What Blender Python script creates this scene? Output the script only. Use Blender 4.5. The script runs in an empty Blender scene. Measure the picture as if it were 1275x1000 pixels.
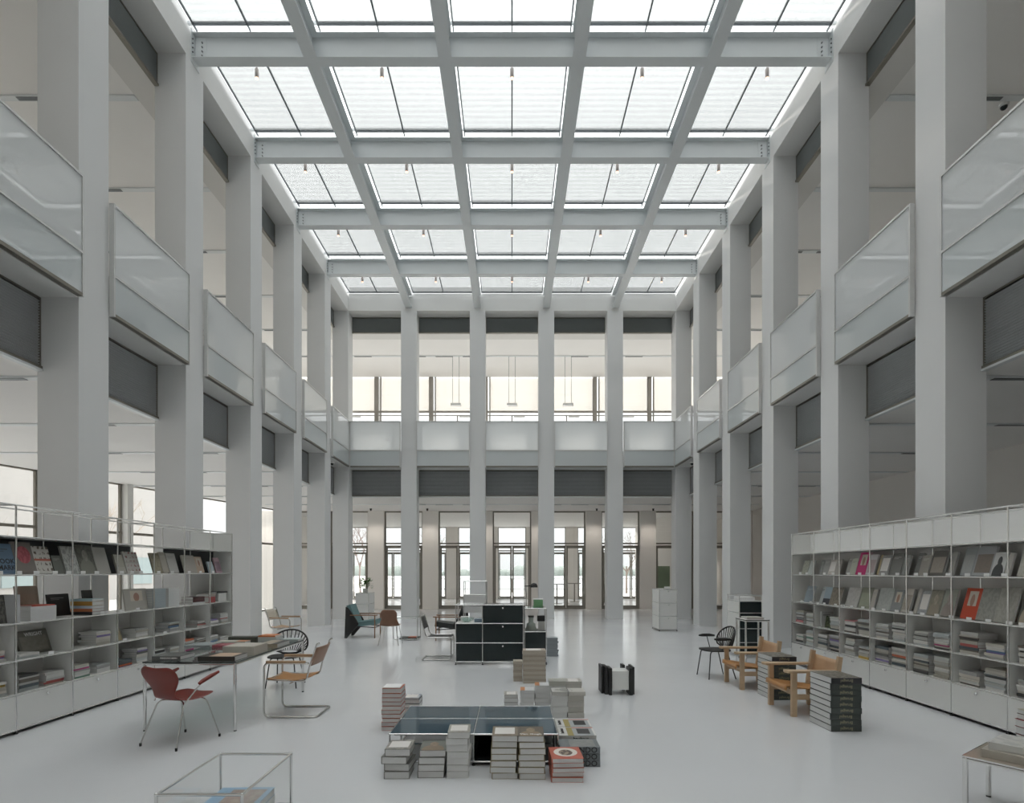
import bpy, math, random
from mathutils import Matrix, Vector

# ---------------------------------------------------------------- camera, sky, exposure
F = 689.0; H = 711.0; CX = 637.5; CAMZ = 1.72          # focal length, horizon, centre in pixels of a 1275x1000 frame
sc = bpy.context.scene
col = sc.collection
cam_d = bpy.data.cameras.new('camera'); cam = bpy.data.objects.new('camera', cam_d); col.objects.link(cam)
cam_d.sensor_width = 36; cam_d.sensor_fit = 'HORIZONTAL'; cam_d.lens = 36 * F / 1275
cam_d.shift_y = (H - 500) / 1275; cam_d.clip_start = .05; cam_d.clip_end = 3000
cam.location = (0, 0, CAMZ); cam.rotation_euler = (math.pi / 2, 0, 0)
sc.camera = cam
world = bpy.data.worlds.new('overcast_sky'); sc.world = world; world.use_nodes = True
wn = world.node_tree; bgn = wn.nodes['Background']
# overcast sky: brighter overhead than at the horizon, as overcast skies are
_tc = wn.nodes.new('ShaderNodeTexCoord'); _sx = wn.nodes.new('ShaderNodeSeparateXYZ'); _mr = wn.nodes.new('ShaderNodeMapRange')
wn.links.new(_tc.outputs['Generated'], _sx.inputs[0]); wn.links.new(_sx.outputs[2], _mr.inputs[0])
_mr.inputs[1].default_value = 0; _mr.inputs[2].default_value = 1; _mr.inputs[3].default_value = 1.0; _mr.inputs[4].default_value = 3.3
wn.links.new(_mr.outputs[0], bgn.inputs[1]); bgn.inputs[0].default_value = (.965, .985, 1.0, 1)
sun_d = bpy.data.lights.new('hazy_sun', 'SUN'); sun_d.energy = 3.2; sun_d.angle = math.radians(4); sun_d.color = (1, .92, .84)
sun = bpy.data.objects.new('hazy_sun', sun_d); col.objects.link(sun)
sun.rotation_euler = Vector((.35, -1, -.42)).to_track_quat('-Z', 'Y').to_euler()
sc.view_settings.view_transform = 'Standard'; sc.view_settings.look = 'None'
sc.view_settings.gamma = 1; sc.view_settings.use_curve_mapping = False
sc.view_settings.exposure = 0.30
sc.cycles.use_denoising = True
sc.cycles.max_bounces = 12; sc.cycles.diffuse_bounces = 8; sc.cycles.glossy_bounces = 4
sc.cycles.transparent_max_bounces = 16; sc.cycles.transmission_bounces = 6
sc.cycles.sample_clamp_indirect = 6; sc.cycles.caustics_reflective = False
rnd = random.Random(7)
PI = math.pi

# ---------------------------------------------------------------- materials
MATS = {}
def shade(c): return tuple(c) + (1,)
def mat(name, c, rough=.5, metal=0., spec=.5, var=.05, scale=6., bump=0., coat=0.):
    if name in MATS: return MATS[name]
    m = bpy.data.materials.new(name); m.use_nodes = True; nt = m.node_tree
    b = nt.nodes['Principled BSDF']
    tc = nt.nodes.new('ShaderNodeTexCoord'); nz = nt.nodes.new('ShaderNodeTexNoise')
    nz.inputs['Scale'].default_value = scale; nz.inputs['Detail'].default_value = 4
    nt.links.new(tc.outputs['Object'], nz.inputs['Vector'])
    mx = nt.nodes.new('ShaderNodeMix'); mx.data_type = 'RGBA'
    mx.inputs[6].default_value = shade([x * (1 - var) for x in c]); mx.inputs[7].default_value = shade([min(1, x * (1 + var)) for x in c])
    nt.links.new(nz.outputs['Fac'], mx.inputs[0]); nt.links.new(mx.outputs[2], b.inputs['Base Color'])
    b.inputs['Roughness'].default_value = rough; b.inputs['Metallic'].default_value = metal
    b.inputs['Specular IOR Level'].default_value = spec; b.inputs['Coat Weight'].default_value = coat
    if bump:
        bp = nt.nodes.new('ShaderNodeBump'); bp.inputs['Strength'].default_value = bump; bp.inputs['Distance'].default_value = .01
        nt.links.new(nz.outputs['Fac'], bp.inputs['Height']); nt.links.new(bp.outputs['Normal'], b.inputs['Normal'])
    MATS[name] = m
    return m

class N:
    def __init__(s, nt): s.nt = nt
    def m(s, op, a, b=None):
        n = s.nt.nodes.new('ShaderNodeMath'); n.operation = op
        for i, v in enumerate((a, b)):
            if v is None: continue
            if isinstance(v, (int, float)): n.inputs[i].default_value = v
            else: s.nt.links.new(v, n.inputs[i])
        return n.outputs[0]
    def mix(s, f, a, b):
        n = s.nt.nodes.new('ShaderNodeMix'); n.data_type = 'RGBA'
        s.nt.links.new(f, n.inputs[0])
        for i, v in ((6, a), (7, b)):
            if isinstance(v, tuple): n.inputs[i].default_value = shade(v)
            else: s.nt.links.new(v, n.inputs[i])
        return n.outputs[2]
def schlick(nt, f0=.04, k=1.0):
    lw = nt.nodes.new('ShaderNodeLayerWeight'); n = N(nt)
    p = n.m('POWER', lw.outputs['Facing'], 5.0)
    lw.inputs[0].default_value = .5
    return n.m('MULTIPLY', n.m('ADD', n.m('MULTIPLY', p, 1 - f0), f0), k)
def glass(name, tint=(.93, .95, .94), rough=0., k=1.0):
    if name in MATS: return MATS[name]
    m = bpy.data.materials.new(name); m.use_nodes = True; nt = m.node_tree; nt.nodes.remove(nt.nodes['Principled BSDF'])
    out = nt.nodes['Material Output']
    t = nt.nodes.new('ShaderNodeBsdfTransparent'); t.inputs[0].default_value = shade(tint)
    g = nt.nodes.new('ShaderNodeBsdfGlossy'); g.inputs['Roughness'].default_value = rough; g.inputs[0].default_value = (.9, .9, .9, 1)
    fac = schlick(nt, .045, k)
    mx = nt.nodes.new('ShaderNodeMixShader')
    nt.links.new(fac, mx.inputs[0]); nt.links.new(t.outputs[0], mx.inputs[1]); nt.links.new(g.outputs[0], mx.inputs[2])
    nt.links.new(mx.outputs[0], out.inputs[0]); MATS[name] = m
    return m

def frosted(name, c, trans=.5, rough=.04, gloss=True, clear=0., ior=.05):
    """milky glass or cloth: diffuse + translucent under a thin glossy skin"""
    if name in MATS: return MATS[name]
    m = bpy.data.materials.new(name); m.use_nodes = True; nt = m.node_tree; nt.nodes.remove(nt.nodes['Principled BSDF'])
    out = nt.nodes['Material Output']
    d = nt.nodes.new('ShaderNodeBsdfDiffuse'); tr = nt.nodes.new('ShaderNodeBsdfTranslucent')
    d.inputs[0].default_value = shade(c); tr.inputs[0].default_value = shade(c)
    mx = nt.nodes.new('ShaderNodeMixShader'); mx.inputs[0].default_value = trans
    nt.links.new(d.outputs[0], mx.inputs[1]); nt.links.new(tr.outputs[0], mx.inputs[2]); last = mx
    if clear:
        t = nt.nodes.new('ShaderNodeBsdfTransparent'); m1 = nt.nodes.new('ShaderNodeMixShader'); m1.inputs[0].default_value = clear
        nt.links.new(last.outputs[0], m1.inputs[1]); nt.links.new(t.outputs[0], m1.inputs[2]); last = m1
    if gloss:
        g = nt.nodes.new('ShaderNodeBsdfGlossy'); g.inputs['Roughness'].default_value = rough
        fac = schlick(nt, ior)
        m2 = nt.nodes.new('ShaderNodeMixShader')
        nt.links.new(fac, m2.inputs[0]); nt.links.new(last.outputs[0], m2.inputs[1]); nt.links.new(g.outputs[0], m2.inputs[2]); last = m2
    nt.links.new(last.outputs[0], out.inputs[0]); MATS[name] = m
    return m

def mesh_screen():
    m = bpy.data.materials.new('skylight_mesh'); m.use_nodes = True; nt = m.node_tree; nt.nodes.remove(nt.nodes['Principled BSDF'])
    out = nt.nodes['Material Output']
    tc = nt.nodes.new('ShaderNodeTexCoord'); wv = nt.nodes.new('ShaderNodeTexWave')
    wv.bands_direction = 'Y'; wv.inputs['Scale'].default_value = 2.2; wv.inputs['Distortion'].default_value = .6; wv.inputs['Detail'].default_value = 1
    ck = nt.nodes.new('ShaderNodeTexBrick'); ck.offset = .5; ck.inputs['Scale'].default_value = 30; ck.inputs['Mortar Size'].default_value = .04
    ck.inputs['Brick Width'].default_value = .9; ck.inputs['Row Height'].default_value = .9
    ck.inputs[1].default_value = (.97, .975, .97, 1); ck.inputs[2].default_value = (.97, .975, .97, 1); ck.inputs[3].default_value = (.84, .85, .855, 1)
    nt.links.new(tc.outputs['Object'], wv.inputs['Vector']); nt.links.new(tc.outputs['Object'], ck.inputs['Vector'])
    r = nt.nodes.new('ShaderNodeMapRange'); r.inputs[3].default_value = .90; r.inputs[4].default_value = .95
    nt.links.new(wv.outputs['Fac'], r.inputs[0])
    n = N(nt); lw = nt.nodes.new('ShaderNodeLayerWeight'); lw.inputs[0].default_value = .5
    ob = n.m('MAXIMUM', .61, n.m('SUBTRACT', 1.0, n.m('MULTIPLY', lw.outputs['Facing'], 1.0)))      # the cells of a mesh close up when seen aslant
    mu = nt.nodes.new('ShaderNodeVectorMath'); mu.operation = 'SCALE'
    nt.links.new(ck.outputs['Color'], mu.inputs[0]); nt.links.new(n.m('MULTIPLY', r.outputs[0], ob), mu.inputs['Scale'])
    t = nt.nodes.new('ShaderNodeBsdfTransparent'); nt.links.new(mu.outputs[0], t.inputs[0])
    tr = nt.nodes.new('ShaderNodeBsdfTranslucent'); tr.inputs[0].default_value = (.9, .9, .89, 1); ms = nt.nodes.new('ShaderNodeMixShader'); ms.inputs[0].default_value = .09
    nt.links.new(t.outputs[0], ms.inputs[1]); nt.links.new(tr.outputs[0], ms.inputs[2])
    nt.links.new(ms.outputs[0], out.inputs[0]); MATS['skylight_mesh'] = m
    return m

M_PLASTER = mat('grey_plaster', (.71, .715, .715), .75, var=.03, scale=1.5, bump=.04)
M_PLASTER2 = mat('beam_plaster', (.70, .70, .69), .75, var=.03, scale=1.5)
M_CEIL = mat('ceiling_white', (.80, .79, .775), .8, var=.03, scale=1)
M_WALLW = mat('wall_beige', (.75, .72, .685), .8, var=.03, scale=1)
M_PILLAR = mat('pillar_beige', (.84, .81, .77), .75, var=.03, scale=1.5)
M_SLAB = mat('slab_soffit', (.72, .72, .71), .75, var=.02)
M_STEEL = mat('painted_steel', (.66, .69, .70), .38, .0, .5, var=.02)
M_BOLT = mat('bolt_steel', (.18, .19, .2), .4, .8)
M_GALFRAME = mat('gallery_frame', (.36, .34, .31), .45, .2)
M_DARKBAR = mat('dark_glazing_bar', (.12, .135, .145), .4, .3)
M_ALU = mat('brushed_aluminium', (.66, .66, .65), .35, .5, var=.05, scale=20)
M_BRONZE = mat('bronze_frame', (.23, .215, .185), .4, .4, var=.05)
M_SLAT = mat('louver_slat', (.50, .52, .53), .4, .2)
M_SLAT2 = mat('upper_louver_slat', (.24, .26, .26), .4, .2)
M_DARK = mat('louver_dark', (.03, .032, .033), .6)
M_CHROME = mat('chrome_tube', (.78, .78, .77), .12, 1.0, var=.02)
M_CHROME2 = mat('satin_chrome', (.62, .62, .60), .25, 1.0, var=.02)
M_WHITE = mat('white_lacquer', (.70, .70, .68), .35, var=.015)
M_WHITE2 = mat('white_lacquer_back', (.62, .61, .59), .5, var=.015)
M_BLACK = mat('black_lacquer', (.012, .020, .021), .22, var=.1)
M_BLACKM = mat('black_matte', (.018, .018, .018), .5, var=.1)
M_BLACKP = mat('black_panel', (.035, .04, .04), .45, var=.1)
M_PAPER = mat('page_edges', (.60, .60, .59), .8, var=.10, scale=40)
M_CARD = mat('white_card', (.80, .80, .79), .7, var=.01)
M_LEATHER = mat('tan_leather', (.50, .32, .19), .45, var=.12, scale=9, bump=.15)
M_COGNAC = mat('cognac_leather', (.42, .205, .07), .42, var=.15, scale=9, bump=.15)
M_BROWNL = mat('brown_leather', (.20, .10, .06), .5, var=.15, scale=9, bump=.15)
M_PALEL = mat('pale_canvas', (.55, .50, .42), .7, var=.08)
M_OAK = mat('soaped_oak', (.50, .36, .23), .5, var=.16, scale=14)
M_WOOD = mat('walnut_arm', (.26, .14, .08), .45, var=.2, scale=14)
M_WOODARM = mat('light_wood_arm', (.42, .28, .17), .45, var=.15, scale=14)
M_REDL = mat('red_leather', (.18, .024, .016), .38, var=.12, scale=5)
M_TEAL = mat('teal_fabric', (.15, .25, .26), .85, var=.1, scale=30)
M_PLANT = mat('plant_green', (.10, .22, .06), .6, var=.3)
M_GLASS = glass('clear_glass', (.97, .975, .97))
M_GLASST = glass('table_glass', (.80, .86, .84), 0, 1.3)
M_FROST = frosted('frosted_balustrade_glass', (.90, .92, .93), .45, .03, ior=.08)
M_FROSTL = frosted('frosted_lower_glass', (.74, .78, .79), .25, .03, ior=.08)
M_BLIND = frosted('roller_blind_cloth', (.84, .82, .79), .55, gloss=False, clear=.10)
M_SCREEN = mesh_screen()
M_LAMP = mat('lamp_body', (.45, .40, .38), .4, .3)
def emis(name, c, s):
    m = bpy.data.materials.new(name); m.use_nodes = True; b = m.node_tree.nodes['Principled BSDF']
    b.inputs['Emission Color'].default_value = shade(c); b.inputs['Emission Strength'].default_value = s; b.inputs['Base Color'].default_value = shade(c)
    MATS[name] = m; return m
M_GLOW = emis('lamp_glow', (1, .62, .45), 1.6)
M_TEALTOP = mat('petrol_glass_panel', (.014, .055, .085), .10, 0, .6, var=.04, coat=.4)

def floor_material():
    m = bpy.data.materials.new('polished_grey_floor'); m.use_nodes = True; nt = m.node_tree; b = nt.nodes['Principled BSDF']
    tc = nt.nodes.new('ShaderNodeTexCoord'); nz = nt.nodes.new('ShaderNodeTexNoise'); nz.inputs['Scale'].default_value = .5; nz.inputs['Detail'].default_value = 5
    nt.links.new(tc.outputs['Object'], nz.inputs['Vector'])
    mx = nt.nodes.new('ShaderNodeMix'); mx.data_type = 'RGBA'
    mx.inputs[6].default_value = (.63, .64, .655, 1); mx.inputs[7].default_value = (.69, .70, .715, 1)
    nt.links.new(nz.outputs['Fac'], mx.inputs[0]); nt.links.new(mx.outputs[2], b.inputs['Base Color'])
    r = nt.nodes.new('ShaderNodeMapRange'); r.inputs[3].default_value = .13; r.inputs[4].default_value = .24
    nt.links.new(nz.outputs['Fac'], r.inputs[0]); nt.links.new(r.outputs[0], b.inputs['Roughness'])
    n2 = nt.nodes.new('ShaderNodeTexNoise'); n2.inputs['Scale'].default_value = 3.0
    nt.links.new(tc.outputs['Object'], n2.inputs['Vector'])
    bp = nt.nodes.new('ShaderNodeBump'); bp.inputs['Strength'].default_value = .05; bp.inputs['Distance'].default_value = .02
    nt.links.new(n2.outputs['Fac'], bp.inputs['Height']); nt.links.new(bp.outputs['Normal'], b.inputs['Normal'])
    b.inputs['Specular IOR Level'].default_value = .5
    return m
M_FLOOR = floor_material()

# cover art: flat print on the front board of a book (generated coordinates of the cover mesh)
def cover(bg, style='plain', fg=(.5, .45, .4), fg2=(.1, .09, .08), rough=.45):
    key = 'cover_%s_%s_%s_%s' % (style, '_'.join('%02d' % int(x * 99) for x in bg), '_'.join('%02d' % int(x * 99) for x in fg), '_'.join('%02d' % int(x * 99) for x in fg2))
    if key in MATS: return MATS[key]
    m = bpy.data.materials.new(key); m.use_nodes = True; nt = m.node_tree; b = nt.nodes['Principled BSDF']; b.inputs['Roughness'].default_value = rough
    n = N(nt)
    tc = nt.nodes.new('ShaderNodeTexCoord'); sp = nt.nodes.new('ShaderNodeSeparateXYZ'); nt.links.new(tc.outputs['Generated'], sp.inputs[0])
    u = sp.outputs[1]; v = n.m('SUBTRACT', 1.0, sp.outputs[0]); top = n.m('GREATER_THAN', sp.outputs[2], .97)
    nz = nt.nodes.new('ShaderNodeTexNoise'); nz.inputs['Scale'].default_value = 7; nz.inputs['Detail'].default_value = 6
    nt.links.new(tc.outputs['Generated'], nz.inputs['Vector'])
    def rect(u0, u1, v0, v1):
        a = n.m('MULTIPLY', n.m('GREATER_THAN', u, u0), n.m('LESS_THAN', u, u1)); c = n.m('MULTIPLY', n.m('GREATER_THAN', v, v0), n.m('LESS_THAN', v, v1))
        return n.m('MULTIPLY', n.m('MULTIPLY', a, c), top)
    def ell(cu, cv, ru, rv):
        a = n.m('POWER', n.m('ABSOLUTE', n.m('DIVIDE', n.m('SUBTRACT', u, cu), ru)), 2.0); c = n.m('POWER', n.m('ABSOLUTE', n.m('DIVIDE', n.m('SUBTRACT', v, cv), rv)), 2.0)
        return n.m('MULTIPLY', n.m('LESS_THAN', n.m('ADD', a, c), 1.0), top)
    f = n.m('GREATER_THAN', nz.outputs['Fac'], .5)
    base = n.mix(n.m('MULTIPLY', nz.outputs['Fac'], .25), bg, tuple(x * .7 for x in bg))
    art = n.mix(f, fg, fg2)
    if style == 'label': c = n.mix(rect(.1, .88, .2, .86), n.mix(n.m('MULTIPLY', f, top), base, fg), (.72, .69, .66))
    elif style == 'portrait':
        c = n.mix(n.m('MULTIPLY', n.m('MULTIPLY', f, .5), top), base, fg2)
        c = n.mix(ell(.5, .12, .42, .40), c, tuple(x * .75 for x in fg)); c = n.mix(ell(.5, .62, .17, .20), c, fg)
        c = n.mix(n.m('MULTIPLY', ell(.5, .62, .17, .20), f), c, tuple(x * .8 for x in fg))
    elif style == 'circle': c = n.mix(ell(.5, .55, .38, .36), base, n.mix(ell(.5, .52, .22, .24), (.7, .66, .6), art))
    elif style == 'roundel': c = n.mix(ell(.5, .6, .36, .27), base, n.mix(f, fg, fg2))
    elif style == 'photo': c = n.mix(rect(.08, .92, .1, .74), base, n.mix(nz.outputs['Fac'], fg, fg2))
    elif style == 'full':
        c = n.mix(n.m('MULTIPLY', nz.outputs['Fac'], top), base, n.mix(f, fg, fg2))
    elif style == 'inset': c = n.mix(rect(.25, .8, .42, .9), base, n.mix(ell(.52, .6, .13, .2), (.55, .5, .42), (.35, .2, .15)))
    elif style == 'blocks':
        c = n.mix(rect(-1, .95, .05, .60), base, (.36, .38, .39)); c = n.mix(rect(-1, .95, .60, .76), c, (.32, .26, .08))
        c = n.mix(rect(.86, .95, -1, .60), c, fg); c = n.mix(rect(.2, .78, .14, .48), c, fg2)
    elif style == 'band': c = n.mix(rect(-1, 2, .0, .33), base, fg)
    elif style == 'grid':
        gr = n.m('MULTIPLY', n.m('GREATER_THAN', n.m('FRACT', n.m('MULTIPLY', u, 4.0)), .45), n.m('GREATER_THAN', n.m('FRACT', n.m('MULTIPLY', v, 5.0)), .5))
        c = n.mix(n.m('MULTIPLY', n.m('MULTIPLY', gr, top), f), base, fg2); c = n.mix(rect(.0, 1, .46, .54), c, fg)
    else:
        c = n.mix(rect(.15, .75, .80, .83), base, fg2); c = n.mix(rect(.15, .55, .74, .76), c, fg2)
    nt.links.new(c, b.inputs['Base Color']); MATS[key] = m
    return m

# ---------------------------------------------------------------- mesh helpers
class MB:
    def __init__(s): s.v = []; s.f = []; s.s = []
    def add(s, vs, fs, smooth=False, M=None):
        o = len(s.v)
        s.v += [tuple(M @ Vector(p)) if M else tuple(p) for p in vs]
        s.f += [tuple(i + o for i in f) for f in fs]; s.s += [smooth] * len(fs); return s
    def box(s, x0, x1, y0, y1, z0, z1, M=None):
        vs = [(x0, y0, z0), (x1, y0, z0), (x1, y1, z0), (x0, y1, z0), (x0, y0, z1), (x1, y0, z1), (x1, y1, z1), (x0, y1, z1)]
        return s.add(vs, [(0, 3, 2, 1), (4, 5, 6, 7), (0, 1, 5, 4), (1, 2, 6, 5), (2, 3, 7, 6), (3, 0, 4, 7)], M=M)
    def prism(s, poly, z0, z1, M=None):
        n = len(poly); vs = [(x, y, z0) for x, y in poly] + [(x, y, z1) for x, y in poly]
        a = sum(poly[i][0] * poly[(i + 1) % n][1] - poly[(i + 1) % n][0] * poly[i][1] for i in range(n))
        b = tuple(range(n - 1, -1, -1)); t = tuple(range(n, 2 * n)); sd = [(i, (i + 1) % n, n + (i + 1) % n, n + i) for i in range(n)]
        fs = [b, t] + sd
        if a < 0: fs = [tuple(reversed(f)) for f in fs]
        return s.add(vs, fs, M=M)
    def tube(s, pts, r, n=8, closed=False, M=None):
        P = [Vector(p) for p in pts]; k = len(P); vs = []; fs = []
        up = None
        for i, p in enumerate(P):
            if closed: d = (P[(i + 1) % k] - P[i - 1]).normalized()
            elif i == 0: d = (P[1] - P[0]).normalized()
            elif i == k - 1: d = (P[-1] - P[-2]).normalized()
            else: d = ((P[i + 1] - P[i]).normalized() + (P[i] - P[i - 1]).normalized()).normalized()
            if up is None: up = Vector((0, 0, 1)) if abs(d.z) < .9 else Vector((1, 0, 0))
            a = (up - d * up.dot(d)).normalized(); b = d.cross(a); up = a
            rr = r[i] if isinstance(r, (list, tuple)) else r
            vs += [tuple(p + (a * math.cos(2 * PI * j / n) + b * math.sin(2 * PI * j / n)) * rr) for j in range(n)]
        for i in range(k if closed else k - 1):
            o = i * n; q = ((i + 1) % k) * n
            fs += [(o + j, o + (j + 1) % n, q + (j + 1) % n, q + j) for j in range(n)]
        s.add(vs, fs, True, M)
        if not closed: s.add(vs[:n], [tuple(range(n - 1, -1, -1))], False, M); s.add(vs[-n:], [tuple(range(n))], False, M)
        return s
    def lathe(s, prof, n=16, M=None):
        vs = []; fs = []
        for r, z in prof: vs += [(r * math.cos(2 * PI * j / n), r * math.sin(2 * PI * j / n), z) for j in range(n)]
        for i in range(len(prof) - 1): fs += [(i * n + j, i * n + (j + 1) % n, (i + 1) * n + (j + 1) % n, (i + 1) * n + j) for j in range(n)]
        s.add(vs, fs, True, M); s.add(vs[:n], [tuple(range(n - 1, -1, -1))], False, M); s.add(vs[-n:], [tuple(range(n))], False, M)
        return s
    def ball(s, c, r, n=8):
        pr = [(r * math.sin(PI * i / 6) + 1e-4, c[2] - r * math.cos(PI * i / 6)) for i in range(7)]
        return s.lathe(pr, n, Matrix.Translation((c[0], c[1], 0)))
    def sheet(s, rows, t, M=None):
        """a grid of points (rows of equal length) given thickness t along its normals"""
        R = len(rows); C = len(rows[0]); P = [[Vector(p) for p in r] for r in rows]; top = []; bot = []
        for i in range(R):
            for j in range(C):
                a = P[min(i + 1, R - 1)][j] - P[max(i - 1, 0)][j]; b = P[i][min(j + 1, C - 1)] - P[i][max(j - 1, 0)]
                nn = a.cross(b).normalized(); top.append(tuple(P[i][j] + nn * t / 2)); bot.append(tuple(P[i][j] - nn * t / 2))
        k = R * C; fs = []
        for i in range(R - 1):
            for j in range(C - 1):
                q = (i * C + j, (i + 1) * C + j, (i + 1) * C + j + 1, i * C + j + 1); fs.append(q); fs.append(tuple(x + k for x in reversed(q)))
        s.add(top + bot, fs, True, M)
        o = len(s.v) - 2 * k; rim = [i * C for i in range(R)] + [(R - 1) * C + j for j in range(1, C)] + [i * C + C - 1 for i in range(R - 2, -1, -1)] + [j for j in range(C - 2, 0, -1)]
        for a in range(len(rim)):
            p, q = rim[a], rim[(a + 1) % len(rim)]; s.f.append((o + p, o + p + k, o + q + k, o + q)); s.s.append(False)
        return s
    def mesh(s, name, m=None):
        me = bpy.data.meshes.new(name); me.from_pydata(s.v, [], s.f)
        me.polygons.foreach_set('use_smooth', s.s)
        if m: me.materials.append(m)
        me.update(); return me
def obj(name, mb, m, parent=None, **kw):
    me = mb.mesh(name, m) if isinstance(mb, MB) else mb
    o = bpy.data.objects.new(name, me); col.objects.link(o)
    if parent: o.parent = parent
    for k, v in kw.items(): o[k] = v
    return o
def tag(o, label, cat, group=None, kind=None):
    o['label'] = label; o['category'] = cat
    if group: o['group'] = group
    if kind: o['kind'] = kind
    return o
def thing(name, label, cat, loc=(0, 0, 0), rz=0, group=None, kind=None):
    o = bpy.data.objects.new(name, None); col.objects.link(o); o.empty_display_size = .1
    o.location = loc; o.rotation_euler = (0, 0, rz)
    return tag(o, label, cat, group, kind)
def kids(o): return KIDS.get(o.name, [])
def dup(root, loc, rz=0, label=None, name=None, group=None):
    r = root.copy(); col.objects.link(r); r.location = loc; r.rotation_euler = (0, 0, rz)
    if label: r['label'] = label
    if group: r['group'] = group
    for ch in root.children:
        c = ch.copy(); col.objects.link(c); c.parent = r
        for g in ch.children: d = g.copy(); col.objects.link(d); d.parent = c
    return r
def fillet(pts, rad, seg=5):
    P = [Vector(p) for p in pts]; out = [P[0]]
    for i in range(1, len(P) - 1):
        a = (P[i - 1] - P[i]); b = (P[i + 1] - P[i]); la, lb = a.length, b.length; a.normalize(); b.normalize()
        r = min(rad, la * .48, lb * .48); p0 = P[i] + a * r; p2 = P[i] + b * r
        for k in range(seg + 1):
            t = k / seg; out.append(p0 * (1 - t) ** 2 + P[i] * 2 * t * (1 - t) + p2 * t * t)
    out.append(P[-1]); return out
def at(px, py, z=0.0):
    """the point at height z seen at a pixel (only used to read positions off the photograph)"""
    Y = (CAMZ - z) * F / (py - H); return (px - CX) * Y / F, Y
ORD = 'zeroth first second third fourth fifth sixth seventh eighth ninth tenth eleventh twelfth thirteenth fourteenth fifteenth sixteenth seventeenth'.split()
# ---------------------------------------------------------------- building shell
W = 5.845; P = 2.4555; CW = .555; Y0 = 7.463; YB = Y0 + 5 * P          # half width, column pitch, column size, first column, rear plane
YW = 24.93; ZC1 = 4.43; ZS0, ZS1 = 5.41, 6.0; ZC2 = 10.40; ZF = 11.0; YN = -2.2
XR = 10.84
def xl(y): return -(12.99 - .24 * (y - 14.04))
BAYX = [-2.5 * P, -1.5 * P, -.5 * P, .5 * P, 1.5 * P, 2.5 * P]

fl = obj('floor', MB().prism([(xl(YN), YN), (XR, YN), (XR, YW + .2), (XR, 34.3), (-10.2, 34.3), (xl(YW), YW)], -.2, 0), M_FLOOR)
tag(fl, 'pale grey polished resin floor running through the whole hall', 'floor', kind='structure')

SIDE = {'l': 'windowed', 'r': 'blank-wall'}
cm = MB().box(-CW / 2, CW / 2, -CW / 2, CW / 2, 0, ZF).mesh('column', M_PLASTER)
def column(x, y, label):
    o = obj('column', cm, None); o.location = (x, y, 0); tag(o, label, 'column', kind='structure'); return o
for k in range(-3, 6):
    for s in 'lr':
        x = (W + CW / 2) * (-1 if s == 'l' else 1)
        lab = 'square grey corner column where the %s row meets the rear row' % SIDE[s] if k == 5 else 'square grey plaster column, %s before the rear corner, %s row' % (ORD[5 - k], SIDE[s])
        column(x, Y0 + k * P + CW / 2, lab)
for i, x in enumerate(BAYX[1:5]):
    column(x, YB + CW / 2, 'square grey column of the rear row, %s from the windowed side' % ORD[i + 1])

def struct(name, mb, m, label, cat=None, parent=None):
    o = obj(name, mb, m, parent); o['kind'] = 'structure'
    if label: o['label'] = label; o['category'] = cat or name.split('_')[0]
    return o
cove = [(0, ZF), (0, 11.40), (.008, 11.50), (.03, 11.58), (.06, 11.64), (.10, 11.68), (.12, 11.70), (.12, 11.9), (.555, 11.9), (.555, ZF)]
def extr(prof, l, M):
    mb = MB(); n = len(prof); vs = [(0, a, b) for a, b in prof] + [(l, a, b) for a, b in prof]
    fs = [tuple(range(n)), tuple(range(2 * n - 1, n - 1, -1))] + [(i, n + i, n + (i + 1) % n, (i + 1) % n) for i in range(n)]
    mb.add(vs, fs, False, M); return mb
ML = lambda x, y: Matrix.Translation((x, y, 0)) @ Matrix.Rotation(PI / 2, 4, 'Z')
MR = lambda x, y: Matrix.Translation((x, y, 0)) @ Matrix.Rotation(-PI / 2, 4, 'Z')
MBk = lambda x, y: Matrix.Translation((x, y, 0))
struct('beam', extr(cove, YB - YN + .555, ML(-W, YN)), M_PLASTER2, 'long plaster edge beam under the skylight, windowed side', 'beam')
struct('beam', extr(cove, YB - YN + .555, MR(W, YB + .555)), M_PLASTER2, 'long plaster edge beam under the skylight, blank-wall side', 'beam')
struct('beam', extr(cove, 2 * W, MBk(-W, YB)), M_PLASTER2, 'plaster edge beam across the rear end of the skylight', 'beam')

polyL = [(xl(YN) , YN), (-W - .012, YN), (-W - .012, YB), (-W - .012, YW), (xl(YW), YW)]
def ring(z0, z1, inner, m, what, y1=YW):
    struct('ceiling', MB().prism([(xl(YN), YN), (-inner, YN), (-inner, y1), (xl(y1), y1)], z0, z1), m, '%s over the windowed aisle' % what, 'ceiling')
    struct('ceiling', MB().box(inner, XR, YN, y1, z0, z1), m, '%s over the blank-wall aisle' % what, 'ceiling')
    d = inner - W
    struct('ceiling', MB().box(-inner, inner, YB + d, y1, z0, z1), m, '%s over the rear aisle' % what, 'ceiling')
ring(ZS0, ZS1, W + .012, M_SLAB, 'grey upper-floor slab')
ring(ZC1, ZC1 + .1, W + CW + .01, M_CEIL, 'pale lower ceiling')
ring(ZC2 + .05, ZC2 + .15, W + CW + .5, M_CEIL, 'pale gallery ceiling')
for M_, l, nm in ((ML(-W, YN), YB - YN + .555 + .5, 'windowed side'), (MR(W, YB + 1.055), YB - YN + 1.055, 'blank-wall side'), (MBk(-W - .555, YB), 2 * W + 1.11, 'rear side')):
    struct('trim_1', MB().box(0, l, .555, 1.055, ZC2 + .02, ZC2 + .07, M_), M_WHITE2, 'pale flat strip beneath the upper louvers, ' + nm, 'trim')
ring(ZF, ZF + .3, W + CW + .001, M_SLAB, 'roof slab')

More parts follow.
